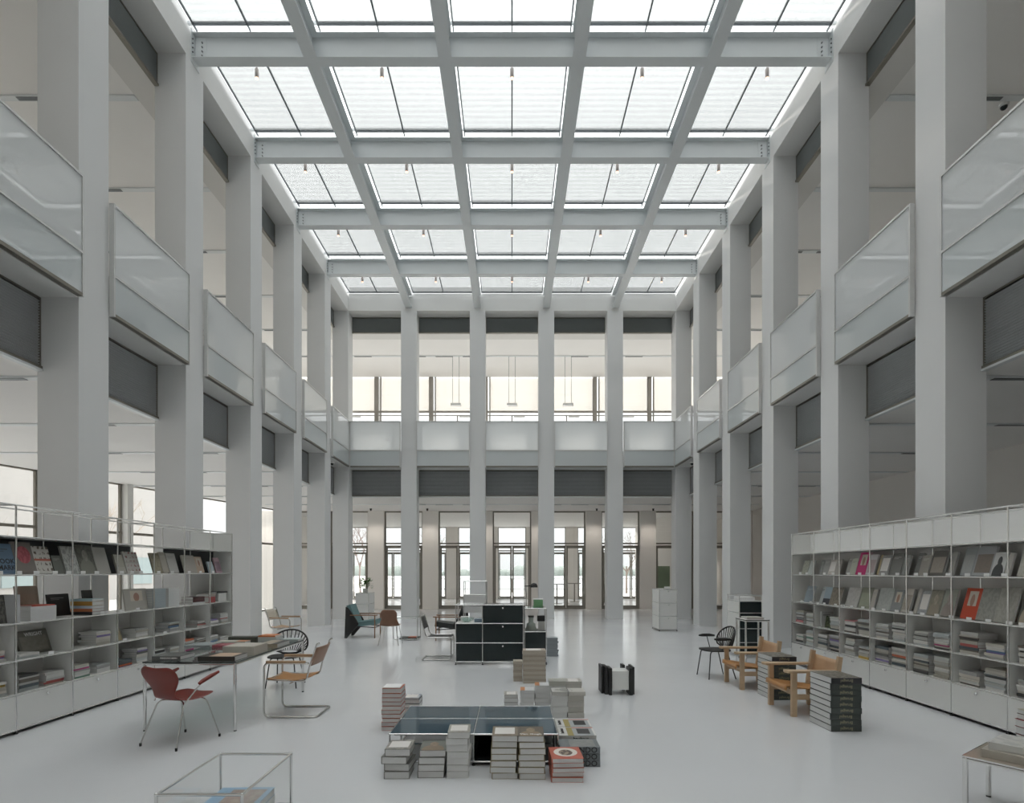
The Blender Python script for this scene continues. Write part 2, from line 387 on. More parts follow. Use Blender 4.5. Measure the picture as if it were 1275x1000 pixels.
struct('wall_right', MB().box(XR, XR + .25, YN, YW + .3, 0, 11.0).box(XR, XR + .25, YW + .3, 34.3, 0, 4.5), M_WALLW, 'plain beige wall behind the white-topped bookcase aisle', 'wall')
struct('wall_front', MB().box(-17.5, XR, YN - .25, YN, 0, 12.5), M_WALLW, 'plain wall closing the hall behind the camera', 'wall')

# ceiling tracks with spotlights, one over every column line
trk = 0
def track(x0, x1, y, z, lab):
    o = struct('trim_2', MB().box(x0, x1, y - .06, y + .06, z - .025, z), M_STEEL, lab, 'ceiling track')
    rr = random.Random(int(y * 100 + z))
    mb = MB(); 
    x = x0 + .3
    while x < x1 - .9:
        if rr.random() < .6: mb.box(x, x + .7, y - .04, y + .04, z - .032, z - .02)
        x += 1.1
    obj('track_slot', mb, M_DARKBAR, o, kind='stuff')
    return o
for k in range(-2, 7):
    y = Y0 + k * P + CW / 2
    for z, nm in ((ZC1, 'lower'), (ZC2 + .05, 'gallery')):
        n = ORD[k + 3]
        inner = W + CW + (.02 if nm == 'lower' else .52)
        if k < 6:
            track(xl(y) + .1, -inner, y, z, 'thin %s ceiling track, %s row, %s from the camera end' % (nm, SIDE['l'], n))
            track(inner, XR - .05, y, z, 'thin %s ceiling track, %s row, %s from the camera end' % (nm, SIDE['r'], n))
        else:
            track(-10, 10, y, z, 'thin %s ceiling track crossing the rear aisle' % nm)
def spot(x, y, z, lab):
    t = thing('ceiling_spotlight', lab, 'spotlight', (x, y, z), group='ceiling spotlights')
    obj('socket', MB().lathe([(.05, -.02), (.05, 0)], 12), M_DARKBAR, t)
    obj('lamp_head', MB().lathe([(.03, -.10), (.04, -.05), (.04, -.02)], 12), M_BLACKM, t)
    return t
for x, k, z, lab in ((-8.3, 1, ZC2, 'small round spotlight in the gallery ceiling above the near frosted balustrade'),
                     (7.4, 2, ZC2, 'small black spotlight in the gallery ceiling, blank-wall aisle'),
                     (8.0, 4, ZC1, 'small spotlight under the lower ceiling of the blank-wall aisle')):
    spot(x, Y0 + k * P + CW / 2, z + (.025 if z == ZC2 else -.025), lab)
ldat = bpy.data.lights.new('downlight', 'SPOT'); ldat.energy = 34; ldat.color = (1, .92, .83); ldat.spot_size = math.radians(110); ldat.spot_blend = .8; ldat.shadow_soft_size = .06
for j in range(-5, 5):
    t = spot((j + .5) * P, 24.05, ZC1, 'small ceiling downlight washing the %s pillar of the rear glass front' % ORD[j + 6])
    lo_ = bpy.data.objects.new('downlight', ldat); col.objects.link(lo_); lo_.parent = t; lo_.location = (0, 0, -.12); lo_.rotation_euler = (math.radians(12), 0, 0)
def dome(x, y, z, lab):
    t = thing('dome_camera', lab, 'camera', (x, y, z), group='dome cameras')
    obj('base', MB().lathe([(.075, -.05), (.08, -.02), (.08, 0)], 16), M_WHITE, t)
    obj('dome', MB().lathe([(.002, -.11), (.03, -.10), (.05, -.08), (.058, -.05)], 16), M_BLACK, t)
x_, y_ = 0, 0
dome(9.2, 10.35, ZC2 + .05, 'white dome camera with black lens on the gallery ceiling')
dome(-W - .25, YB - 1.0, ZS0, 'small black dome camera on the soffit at the rear corner, windowed side')
dome(W + .25, YB - 1.0, ZS0, 'small black dome camera on the soffit at the rear corner, blank-wall side')

# balustrades of frosted glass, fixed between the columns
BL = P - CW
def balustrade(L):
    t = thing('glass_balustrade', '', 'balustrade', group='frosted glass balustrades')
    f = MB(); fw = .03
    for x in (0, L - fw): f.box(x, x + fw, -.08, -.005, 5.41, 7.05)
    f.box(fw, L - fw, -.08, -.02, 7.02, 7.05); f.box(fw, L - fw, -.082, -.02, 5.985, 6.02)
    obj('frame', f, M_ALU, t)
    obj('bottom_rail', MB().box(fw, L - fw, -.08, -.005, 5.41, 5.455), M_BRONZE, t)
    obj('upper_pane', MB().box(fw, L - fw, -.066, -.052, 6.02, 7.02), M_FROST, t)
    obj('lower_pane', MB().box(fw, L - fw, -.066, -.052, 5.455, 5.985), M_FROSTL, t)
    return t
pro = balustrade(BL); pro2 = balustrade(1.812)
def louver(z0, z1, n, sm=None):
    t = thing('louver_grille', '', 'louver', group='louver grilles'); t['kind'] = 'structure'
    s = MB(); h = (z1 - z0 - .06) / n
    for i in range(n):
        z = z0 + .03 + h * i
        s.box(.02, BL - .02, 0, .032, -.004, .004, Matrix.Translation((0, CW - .045, z + h / 2)) @ Matrix.Rotation(math.radians(-38), 4, 'X'))
    obj('slats', s, sm or M_SLAT, t, kind='stuff')
    f = MB().box(0, BL, CW - .07, CW + .01, z0 - .02, z0 + .02).box(0, BL, CW - .05, CW + .01, z1 - .02, z1).box(0, .02, CW - .05, CW + .01, z0, z1).box(BL - .02, BL, CW - .05, CW + .01, z0, z1)
    obj('frame', f, M_BRONZE, t)
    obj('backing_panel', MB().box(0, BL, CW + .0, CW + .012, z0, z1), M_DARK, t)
    return t
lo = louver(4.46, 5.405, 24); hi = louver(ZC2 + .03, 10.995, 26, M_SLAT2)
trimp = MB().box(0, BL, CW - .08, CW + .01, 4.41, 4.44).mesh('trim_3', M_STEEL)
firsts = [True, True, True, True]
def bay(x, y, rz, lab, corner=None):
    def put(proto, idx, pos, label):
        if firsts[idx]: firsts[idx] = False; proto.location = pos; proto.rotation_euler = (0, 0, rz); proto['label'] = label
        else: dup(proto, pos, rz, label)
    if corner is None: put(pro, 0, (x, y, 0), 'frosted glass balustrade panel in aluminium frame, ' + lab)
    else: put(pro2, 1, corner, 'frosted glass balustrade panel meeting the corner, ' + lab)
    put(lo, 2, (x, y, 0), 'dark slatted louver below the balustrade, ' + lab)
    put(hi, 3, (x, y, 0), 'dark louver under the skylight beam, ' + lab)
    o = obj('trim_3', trimp, None); o.location = (x, y, 0); o.rotation_euler = (0, 0, rz); tag(o, 'thin metal edge under the lower louver, ' + lab, 'trim', kind='structure')
for k in range(-3, 5):
    n = ORD[5 - k]
    bay(-W, Y0 + k * P + CW, PI / 2, '%s bay from the rear, windowed side' % n, (-W, Y0 + k * P + CW, 0) if k == 4 else None)
    bay(W, Y0 + (k + 1) * P, -PI / 2, '%s bay from the rear, blank-wall side' % n, (W, YB - .083, 0) if k == 4 else None)
for i in range(5):
    x0 = BAYX[i] + CW / 2 if i else -W
    lab = 'rear wall, %s bay from the windowed side' % ORD[i + 1]
    bay(BAYX[i] + CW / 2 if 0 < i else -W - .01, YB, 0, lab, (-W + .068, YB, 0) if i == 0 else ((3.968, YB, 0) if i == 4 else None))

# skylight: steel grid, glazing bars and mesh panels
def ibeam_x(x0, x1, y):
    return MB().box(x0, x1, y - .1, y + .1, 11.10, 11.115).box(x0, x1, y - .1, y + .1, 11.545, 11.56).box(x0, x1, y - .006, y + .006, 11.115, 11.545)
def yc(k): return Y0 + k * P + CW / 2
for k in range(-3, 5):
    y = yc(k)
    t = struct('steel_beam', ibeam_x(-W, W, y), M_STEEL, 'grey steel beam crossing the skylight, %s before the rear wall' % ORD[5 - k], 'beam')
    e = MB()
    for s in (-1, 1):
        e.box(s * W - .012 if s > 0 else -W, s * W if s > 0 else -W + .012, y - .13, y + .13, 11.0, 11.60)
        e.box(min(s * (W - .22), s * (W - .02)), max(s * (W - .22), s * (W - .02)), y - .016, y - .006, 11.13, 11.53)
    obj('end_plate', e, M_STEEL, t)
    b = MB()
    for s in (-1, 1):
        for z in (11.19, 11.27, 11.35, 11.43):
            b.lathe([(.014, 0), (.014, .02)], 6, Matrix.Translation((s * (W - .15), y - .016, z)) @ Matrix.Rotation(PI / 2, 4, 'X'))
            b.lathe([(.012, 0), (.012, .02)], 6, Matrix.Translation((s * (W - .012), y - .10, z)) @ Matrix.Rotation(-s * PI / 2, 4, 'Y'))
    obj('bolts', b, M_BOLT, t, kind='stuff')
for i in range(1, 5):
    x = BAYX[i]
    for k in range(-4, 5):
        y0 = YN if k == -4 else yc(k) + .1; y1 = YB if k == 4 else yc(k + 1) - .1
        o = struct('steel_beam', MB().box(x - .12, x + .12, y0, y1, 11.10, 11.115).box(x - .12, x + .12, y0, y1, 11.545, 11.56).box(x - .006, x + .006, y0 - (0 if k == -4 else .094), y1 + (0 if k == 4 else .094), 11.115, 11.545), M_STEEL,
                   'long steel beam of line %s, %s span before the rear wall' % (ORD[i], ORD[5 - k]), 'beam')
        b = MB()
        for z in (11.19, 11.27, 11.35, 11.43):
            for s in (-1, 1):
                b.lathe([(.012, 0), (.012, .02)], 6, Matrix.Translation((x + s * .006, y0 + .08, z)) @ Matrix.Rotation(s * PI / 2, 4, 'Y'))
        obj('bolts', b, M_BOLT, o, kind='stuff')
ZG = 11.69
nlamp = 0
lampb = MB().lathe([(.033, -.62), (.036, -.60), (.036, -.46), (.012, -.45), (.012, 0)], 12).mesh('lamp_body', M_LAMP)
lampg = MB().lathe([(.030, -.635), (.030, -.6205)], 12).mesh('lamp_lens', M_GLOW)
for k in range(-4, 5):
    ya = (YN + .05) if k == -4 else yc(k) + .13; yb = YB + .02 if k == 4 else yc(k + 1) - .13
    for i in range(5):
        xa = -5.80 if i == 0 else BAYX[i] + .15; xb = 5.80 if i == 4 else BAYX[i + 1] - .15; xm = (BAYX[i] + BAYX[i + 1]) / 2 if 0 < i < 4 else (xa + xb) / 2
        lab = 'span %s before the rear wall, bay %s from the windowed side' % (ORD[5 - k], ORD[i + 1])
        t = thing('window_1', 'white mesh skylight panel pair, ' + lab, 'skylight', kind='structure', group='skylight panels')
        t.name = 'skylight_panel'
        f = MB(); bw = .025
        for x in (xa, xm, xb): f.box(x - bw / 2, x + bw / 2, ya, yb + (.13 if k < 4 else 0), ZG - .04, ZG)
        for y in (ya, yb): f.box(xa, xb, y - bw, y + bw / 2, ZG - .04, ZG)
        obj('glazing_bars', f, M_DARKBAR, t)
        for a, b_ in ((xa, xm), (xm, xb)):
            obj('mesh_panel', MB().box(a + .012, b_ - .012, ya + .012, yb - .025, ZG - .012, ZG - .008), M_SCREEN, t)
        if k > -4:
            l = thing('skylight_spotlight', 'small warm skylight spotlight, ' + lab, 'spotlight', (xm, yc(k) + .25, ZG - .04), group='skylight spotlights')
            obj('lamp_body', lampb, None, l); obj('lamp_lens', lampg, None, l)
# clear roof glazing above the mesh, on its own rafters
for i in range(5):
    x0 = BAYX[i] if i else -5.95; x1 = BAYX[i + 1] if i < 4 else 5.95
    t = thing('window_2', 'clear roof glazing strip, bay %s from the windowed side' % ORD[i + 1], 'roof glazing', kind='structure')
    obj('pane', MB().box(x0, x1, YN, YB + .11, 11.80, 11.81), M_GLASS, t)
    r = MB()
    for k in range(-4, 6):
        for q in (0,): r.box(x0, x1, yc(k) - .06, yc(k) - .01, 11.76, 11.80)
    obj('rafters', r, M_STEEL, t, kind='stuff')

# rear glazing: pillars, windows, doors; a second row of the same beyond an entrance room
def win_unit(h=4.43, w=1.745):
    t = thing('window_3', '', 'window', kind='structure', group='tall entrance windows')
    a = w / 2; f = MB(); fw = .055
    f.box(-a, -a + fw, -.04, .04, 0, h).box(a - fw, a, -.04, .04, 0, h).box(-a, a, -.04, .04, h - fw, h).box(-a, a, -.04, .04, 0, .05)
    f.box(-a, a, -.04, .04, 2.93, 3.0).box(-a + fw, a - fw, -.03, .03, 2.84, 2.88)
    obj('frame', f, M_BRONZE, t)
    for s in (-1, 1):
        d = MB(); x0, x1 = (s * .0 + (.012 if s > 0 else -a + fw + .01)), (a - fw - .01 if s > 0 else -.012)
        d.box(x0, x0 + .07, -.025, .025, .055, 2.84).box(x1 - .07, x1, -.025, .025, .055, 2.84).box(x0, x1, -.025, .025, .055, .15).box(x0, x1, -.025, .025, 2.75, 2.84)
        dd = obj('door_leaf', d, M_BRONZE, t)
        obj('pane', MB().box(x0 + .07, x1 - .07, -.004, .004, .15, 2.75), M_GLASS, dd)
        hx = x0 + .035 if s > 0 else x1 - .035
        obj('handle', MB().tube([(hx, -.06, .9), (hx, -.06, 1.5)], .012).box(hx - .006, hx + .006, -.06, -.02, .95, .97).box(hx - .006, hx + .006, -.06, -.02, 1.43, 1.45), M_CHROME2, dd)
    obj('transom_pane', MB().box(-a + fw, a - fw, -.004, .004, 3.0, h - fw), M_GLASS, t)
    return t
wu = win_unit(); fst = True
def place(proto, first, pos, rz, label):
    if first: proto.location = pos; proto.rotation_euler = (0, 0, rz); proto['label'] = label
    else: dup(proto, pos, rz, label)
pil = MB().box(-.355, .355, 0, .5, 0, ZC1).mesh('pillar', M_PILLAR)
for row, (yy, nm) in enumerate(((YW, 'rear glass front'), (34.0, 'outer glass front'))):
    for j in range(-4, 5):
        place(wu, row == 0 and j == -4, (j * P, yy + .25, 0), 0, 'tall bronze-framed double door and window, %s from the windowed side, %s' % (ORD[j + 5], nm))
    for j in range(-5, 5):
        o = obj('pillar', pil, None); o.location = ((j + .5) * P, yy, 0)
        tag(o, 'beige plaster pillar, %s from the windowed side, %s' % (ORD[j + 6], nm), 'pillar', kind='structure')
struct('ceiling', MB().box(-10.5, XR, YW + .5, 34.5, ZC1, ZC1 + .1), M_CEIL, 'pale ceiling of the entrance room beyond the rear glass', 'ceiling')
struct('wall_back', MB().box(-10.5, XR, YW, YW + .3, ZC1, ZS1 + .05), M_WALLW, 'beige spandrel above the rear glass front', 'wall')
struct('wall_left', MB().box(-10.6, -10.35, YW + .5, 34.3, 0, 4.5), M_WALLW, 'side wall of the entrance room beyond the rear glass', 'wall')
struct('wall_1', MB().box(7.55, 7.75, 26.2, 33.9, 0, ZC1), M_WALLW, 'beige partition with a framed picture beyond the rear glass', 'wall')
t = thing('framed_picture', 'pale framed picture pair on the partition beyond the rear glass', 'picture', (7.55, 29.3, 1.75))
obj('frame', MB().box(-.03, 0, -.75, -.03, -.45, .45).box(-.03, 0, .03, .75, -.45, .45), M_ALU, t)
obj('print', MB().box(-.034, -.03, -.7, -.08, -.4, .4).box(-.034, -.03, .08, .7, -.4, .4), mat('pale_print', (.55, .62, .62), .5, var=.3, scale=4), t)
tag(obj('room_divider', MB().box(6.9, 7.5, 26.3, 26.36, 0, 1.95), mat('sage_panel', (.22, .30, .20), .7)), 'sage green free-standing panel beyond the rear glass', 'panel')
# gallery rear windows: slim posts, transoms and roller blinds
def gal_unit():
    t = thing('window_4', '', 'window', kind='structure', group='gallery windows')
    f = MB(); a = P / 2
    f.box(-a, -a + .14, -.05, .25, ZS1, ZC2 + .05).box(-a + .20, -a + .26, -.03, .03, ZS1, ZC2 + .05).box(a - .06, a, -.03, .03, ZS1, ZC2 + .05)
    f.box(-a, a, -.03, .03, 8.84, 8.93).box(-a, a, -.03, .03, 8.70, 8.74).box(-a, a, -.03, .03, ZS1, ZS1 + .06)
    f.box(-.03, .03, -.03, .03, ZS1, 8.72)
    obj('frame', f, M_GALFRAME, t)
    obj('blind', MB().box(-a + .26, a - .06, .06, .064, 8.93, ZC2 + .05), M_BLIND, t)
    obj('pane', MB().box(-a + .02, a - .02, -.004, .004, ZS1 + .06, ZC2 + .05), M_GLASS, t)
    obj('vent_light', MB().box(.08, .08 + .5, -.06, -.03, 8.62, 8.68), M_CARD, t)
    return t
gu = gal_unit()
for j in range(-4, 5):
    place(gu, j == -4, (j * P, YW, 0), 0, 'gallery window with cream roller blind, %s from the windowed side, rear wall' % ORD[j + 5])
for i, x in enumerate((-2.28, 0, 2.28)):
    t = thing('pendant_lamp', 'white trough pendant lamp on two wires in the rear gallery, %s from the windowed side' % ORD[i + 1], 'lamp', (x, 22.48, 8.43), group='gallery pendant lamps')
    obj('shade', MB().prism([(-.12, 0), (.12, 0), (.19, -.0)][:2] + [(.19, .001)], 0, .001) if False else extr([(-.06, .10), (.06, .10), (.10, 0), (-.10, 0)], .42, Matrix.Translation((-.21, 0, 0))), M_CARD, t)
    obj('wire', MB().tube([(-.13, 0, .1), (-.13, 0, ZC2 + .05 - 8.43)], .008, 5), M_DARKBAR, t)
    obj('wire', MB().tube([(.13, 0, .1), (.13, 0, ZC2 + .05 - 8.43)], .008, 5), M_DARKBAR, t)
# slanting window wall of the windowed aisle, both floors
A = Vector((xl(24.93), 24.93)); B = Vector((xl(YN), YN)); dirv = (B - A).normalized(); ang = math.atan2(dirv.y, dirv.x)
def side_unit(z0, z1, blind):
    t = thing('window_5', '', 'window', kind='structure', group='side windows'); L = 2.46
    f = MB().box(0, L, -.04, .04, z0, z0 + .05).box(0, L, -.04, .04, z1 - .04, z1)
    tr = z0 + (2.86 if z0 == 0 else 2.84)
    f.box(0, L, -.04, .04, tr, tr + .08).box(.0, .05, -.04, .04, z0, z1)
    obj('frame', f, M_BRONZE, t)
    obj('fin', MB().box(-.22, -.02, -.08, .25, z0, z1), M_WHITE, t)
    obj('pane', MB().box(.05, L - .22, -.004, .004, z0 + .05, z1 - .04), M_GLASS, t)
    if blind: obj('blind', MB().box(.06, L - .24, .05, .054, z0 + .9, z1 - .04), M_BLIND, t)
    return t
s1 = side_unit(0, ZC1, False); s2 = side_unit(ZS1, ZC2 + .05, True)
n = int((B - A).length / 2.46)
for i in range(n + 1):
    p = A + dirv * (2.46 * i + .5)
    for q, (pr_, nm) in enumerate(((s1, 'ground floor'), (s2, 'gallery'))):
        place(pr_, i == 0, (p.x, p.y, 0), ang, 'tall bronze-framed side window, %s from the rear, %s' % (ORD[i + 1], nm))
struct('wall_2', MB().prism([(A.x - .3, A.y), (A.x - .05, A.y), (B.x - .05, B.y), (B.x - .3, B.y)], ZC1, ZS1), M_WALLW, 'spandrel between the two floors of side windows', 'wall')

# outside: terrace, water, far bank, railing, a pale neighbouring building, bare trees
tag(obj('terrace_ground', MB().box(-60, 60, -30, 52, -.45, -.21), mat('pale_paving', (.62, .61, .58), .8, var=.08, scale=2)), 'pale paved terrace outside the glass', 'terrace', kind='structure')
tag(obj('terrace_floor', MB().box(-12, 12, 34.3, 46, -.20, -.02), mat('pale_paving2', (.66, .65, .62), .8, var=.05, scale=2)), 'raised terrace outside the outer doors', 'terrace', kind='structure')
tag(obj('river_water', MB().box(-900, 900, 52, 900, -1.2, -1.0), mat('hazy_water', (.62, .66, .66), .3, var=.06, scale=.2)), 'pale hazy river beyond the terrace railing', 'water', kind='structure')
r2 = random.Random(3); mb = MB(); poly = []
xx = -260
tops = []
while xx < 260: tops.append((xx, 3.2 + 2.5 * r2.random() + 1.6 * math.sin(xx * .05))); xx += 4
mb = MB()
for (a, h1) in tops: mb.lathe([(3.4, 0), (4, h1 * .5), (3, h1 * .85), (1, h1)], 7, Matrix.Translation((a, 300 + r2.random() * 20, -1)))
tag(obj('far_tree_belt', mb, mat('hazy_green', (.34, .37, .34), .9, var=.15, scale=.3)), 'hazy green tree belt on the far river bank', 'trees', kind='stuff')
mb = MB()
for a in range(-8, 9): 
    h = 14 + 22 * r2.random(); x = a * 22 + r2.random() * 8; mb.box(x, x + 6 + 5 * r2.random(), 420, 430, -1, h)
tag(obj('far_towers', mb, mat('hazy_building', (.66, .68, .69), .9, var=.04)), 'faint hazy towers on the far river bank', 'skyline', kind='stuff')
t = thing('terrace_railing', 'dark metal railing along the terrace edge by the river', 'railing', (0, 45, -.02))
obj('top_rail', MB().box(-12, 12, -.03, .03, 1.07, 1.12), M_BRONZE, t)
obj('lower_rail', MB().box(-12, 12, -.02, .02, .25, .29), M_BRONZE, t)
for i in range(17): obj('post', MB().box(-12 + i * 1.5 - .03, -12 + i * 1.5 + .03, -.03, .03, 0, 1.07), M_BRONZE, t)
for i in range(3):
    x = (2.35, 3.5, 5.0)[i]; y = (29.0, 31.0, 30.0)[i]
    t = thing('bar_table', 'slim dark bar table beyond the rear glass, %s from the centre' % ORD[i + 1], 'table', (x, y, 0), group='bar tables in the entrance room')
    obj('table_top', MB().box(-.35, .35, -.3, .3, 1.0, 1.04), M_BRONZE, t); obj('leg', MB().box(-.03, .03, -.03, .03, .02, 1.0), M_BRONZE, t); obj('base', MB().box(-.25, .25, -.2, .2, 0, .02), M_BRONZE, t)
nb = thing('neighbour_building', 'pale stone building with ribbon windows across the side court', 'building', (-27, 20, -.2))
obj('wall', MB().box(-6, 0, -45, 24, 0, 12.5), mat('pale_stone', (.44, .42, .40), .85, var=.04, scale=1), nb)
for i in range(6): obj('window', MB().box(0, .08, -4 + i * 4.4, -.6 + i * 4.4, 1.0, 2.9), mat('neighbour_glass', (.30, .36, .36), .2), nb)
def tree(x, y, z, h, lab, seed, m):
    R = random.Random(seed); mb = MB()
    def br(p, d, l, r, dep):
        q = p + d * l; mb.tube([p, (p + q) / 2 + Vector((R.uniform(-.04, .04), R.uniform(-.04, .04), 0)) * l, q], [r, r * .8, r * .6], 5)
        if dep:
            for _ in range(3):
                nd = (d + Vector((R.uniform(-.8, .8), R.uniform(-.8, .8), R.uniform(-.1, .6)))).normalized(); br(p + d * l * R.uniform(.6, 1), nd, l * R.uniform(.55, .8), r * .55, dep - 1)
    br(Vector((0, 0, 0)), Vector((0, 0, 1)), h * .35, .09, 5)
    o = obj('bare_tree', mb, m); o.location = (x, y, z); return tag(o, lab, 'tree', 'bare trees outside')
M_BARK = mat('bare_bark', (.22, .17, .14), .9, var=.2)
tree(-12.2, 44.5, -.02, 7, 'bare winter tree outside beyond the teal armchair', 4, mat('reddish_bark', (.30, .22, .2), .9, var=.2))
tree(-6.5, 42.5, -.02, 6, 'bare winter tree outside, second from the windowed side', 6, M_BARK)
tree(8.9, 43, -.02, 6, 'bare winter tree outside towards the blank-wall side', 9, M_BARK)
tree(-19, 26, -.21, 7, 'bare winter tree in the side court behind the bookcase', 12, mat('pale_bark', (.55, .48, .42), .9, var=.2))
tree(-21, 21.0, -.21, 6, 'second bare winter tree in the side court', 15, MATS['pale_bark'])
# ---------------------------------------------------------------- tube-and-panel furniture
def modular(name, label, cat, xs, zs, depth, loc, rz, cells, group=None, r=.0095, feet=True, ys=None):
    """chrome tube frame with balls at the joints; front at local y=0, depth towards +y; cells: list of (kind, i, j, material)"""
    t = thing(name, label, cat, loc, rz, group)
    ys = ys or [0, depth]
    for x in xs:
        for y in ys: obj('upright', MB().tube([(x, y, zs[0]), (x, y, zs[-1])], r, 7), M_CHROME, t)
    for z in zs:
        for y in ys: obj('rail', MB().tube([(xs[0], y, z), (xs[-1], y, z)], r, 7), M_CHROME, t)
    for x in xs:
        c = MB()
        for z in zs: c.tube([(x, ys[0], z), (x, ys[-1], z)], r, 6)
        obj('cross_tubes', c, M_CHROME, t, kind='stuff')
    b = MB()
    for x in xs:
        for y in ys:
            for z in zs: b.ball((x, y, z), .0125, 6)
    obj('ball_joints', b, M_CHROME, t, kind='stuff')
    if feet:
        f = MB()
        for x in xs:
            for y in ys: f.lathe([(.018, -loc[2]), (.018, -loc[2] + .012), (.008, -loc[2] + .014), (.008, zs[0])], 8, Matrix.Translation((x, y, 0)))
        obj('feet', f, M_BLACKM, t, kind='stuff')
    for c in cells:
        kind, i, j, m = c[:4]
        if kind in ('front', 'drawer', 'back', 'shelf', 'cover'): x0, x1 = xs[i] + .008, xs[i + 1] - .008
        if kind == 'front' or kind == 'drawer':
            o = obj('drop_door' if kind == 'front' else 'drawer', MB().box(x0, x1, -.006, .012, zs[j] + .009, zs[j + 1] - .009), m, t)
            xm = (x0 + x1) / 2; zk = zs[j + 1] - .055
            obj('knob', MB().lathe([(.006, 0), (.006, .012), (.016, .016), (.016, .026), (.004, .028)], 12, Matrix.Translation((xm, -.006, zk)) @ Matrix.Rotation(PI / 2, 4, 'X')), M_CHROME, o)
        elif kind == 'plain': obj('side_panel', MB().box(xs[i] + .008, xs[i + 1] - .008, -.002, .008, zs[j] + .009, zs[j + 1] - .009), m, t)
        elif kind == 'back': obj('back_panel', MB().box(x0, x1, ys[-1] - .006, ys[-1] + .006, zs[j] + .009, zs[j + 1] - .009), m, t)
        elif kind == 'shelf': obj('shelf_panel', MB().box(x0, x1, .008, ys[-1] - .008, zs[j] - .007, zs[j] + .007), m, t)
        elif kind == 'cover': obj('top_panel', MB().box(x0, x1, c[4] + .006, c[5] - .006, zs[j] - .002, zs[j] + .008), m, t)
        elif kind == 'side': obj('partition', MB().box(xs[i] - .006, xs[i] + .006, .009, ys[-1] - .009, zs[j] + .009, zs[j + 1] - .009), m, t)
    return t

ZR = [.04, .395, .75, 1.145, 1.65, 2.03, 2.40]; ZL = [.04, .41, .765, 1.16, 1.675, 2.08, 2.415]
BX = [i * .75 for i in range(9)]
def case_cells(right):
    c = []
    for i in range(8):
        c.append(('front', i, 0, M_WHITE)); c.append(('shelf', i, 0, M_BLACKM)); c.append(('back', i, 0, M_WHITE2))  # black bottom panel paints the shadow gap; back added to keep it dark
        for j in (1, 2, 3, 4, 5): c.append(('shelf', i, j, M_WHITE))
        for j in (1, 2): c.append(('back', i, j, M_WHITE2))
        if right:
            for j in (3, 4): c.append(('back', i, j, M_WHITE2))
            c.append(('back', i, 5, M_CARD))
        else:
            far = i
            if i in (0,): c.append(('back', i, 4, M_BLACKP))
            elif i in (2,): pass
            else: c.append(('back', i, 4, M_BLACKP))
            if i == 0: c.append(('back', i, 5, M_WHITE)); c.append(('back', i, 3, M_WHITE2))
    for i in range(9):
        for j in (1, 2): c.append(('side', i, j, M_WHITE))
    for j in (0, 3, 4, 5): c.append(('side', 0, j, M_WHITE))
    c.append(('side', 8, 0, M_WHITE))
    return c
XS = 5.226; YF = 10.33
# far end at local x = 0 for the one facing -X, at local x = 6 for the one facing +X
caseR = modular('modular_bookcase', 'long white-topped chrome frame bookcase full of books before the blank wall', 'bookcase', BX, ZR, .35, (XS, YF, 0), -PI / 2, case_cells(True))
def flip(cells):
    out = []
    for c in cells:
        n = 8 - c[1] if c[0] == 'side' else 7 - c[1]; out.append((c[0], n) + c[2:])
    return out
caseL = modular('modular_bookcase', 'long open-topped chrome frame bookcase full of books before the windows', 'bookcase', BX, ZL, .35, (-XS, YF - 6, 0), PI / 2, flip(case_cells(False)))
# upper rear rail of the open frame row has shorter tubes of its own
BM = {'R': Matrix.Translation((XS, YF, 0)) @ Matrix.Rotation(-PI / 2, 4, 'Z'), 'L': Matrix.Translation((-XS, YF - 6, 0)) @ Matrix.Rotation(PI / 2, 4, 'Z')}
CASE = {'R': 'white-topped bookcase', 'L': 'open-topped bookcase'}
def lx(side, px, d=.10):
    Yw = F * (XS + d) / abs(CX - px); return (YF - Yw) if side == 'R' else Yw - (YF - 6)

# ---------------------------------------------------------------- books
cov_v = MB()
cov_v.box(-.5, .5, -.5, .5, 0, .05); cov_v.box(-.5, .5, -.5, .5, .95, 1); cov_v.box(-.5, .5, -.5, -.47, .05, .95)
COVME = cov_v.mesh('book_cover', M_CARD); PAGME = MB().box(-.49, .49, -.47, .48, .05, .95).mesh('book_pages', M_PAPER)
BOXME = MB().box(-.5, .5, -.5, .5, 0, 1).mesh('box_body', M_CARD)
def book(M, L, Wd, T, m, label, group, name='book', pages=True, cat='book', pm=None, body=False):
    o = bpy.data.objects.new(name, BOXME if body else COVME); col.objects.link(o)
    o.matrix_world = M @ Matrix.Diagonal((L, Wd, T, 1))
    o.material_slots[0].link = 'OBJECT'; o.material_slots[0].material = m
    tag(o, label, cat, group)
    if pages and not body:
        p = bpy.data.objects.new('page_block', PAGME); col.objects.link(p); p.parent = o
        if pm: p.material_slots[0].link = 'OBJECT'; p.material_slots[0].material = pm
    return o
def T3(x, y, z, rz=0): return Matrix.Translation((x, y, z)) @ Matrix.Rotation(rz, 4, 'Z')
TXT = {}
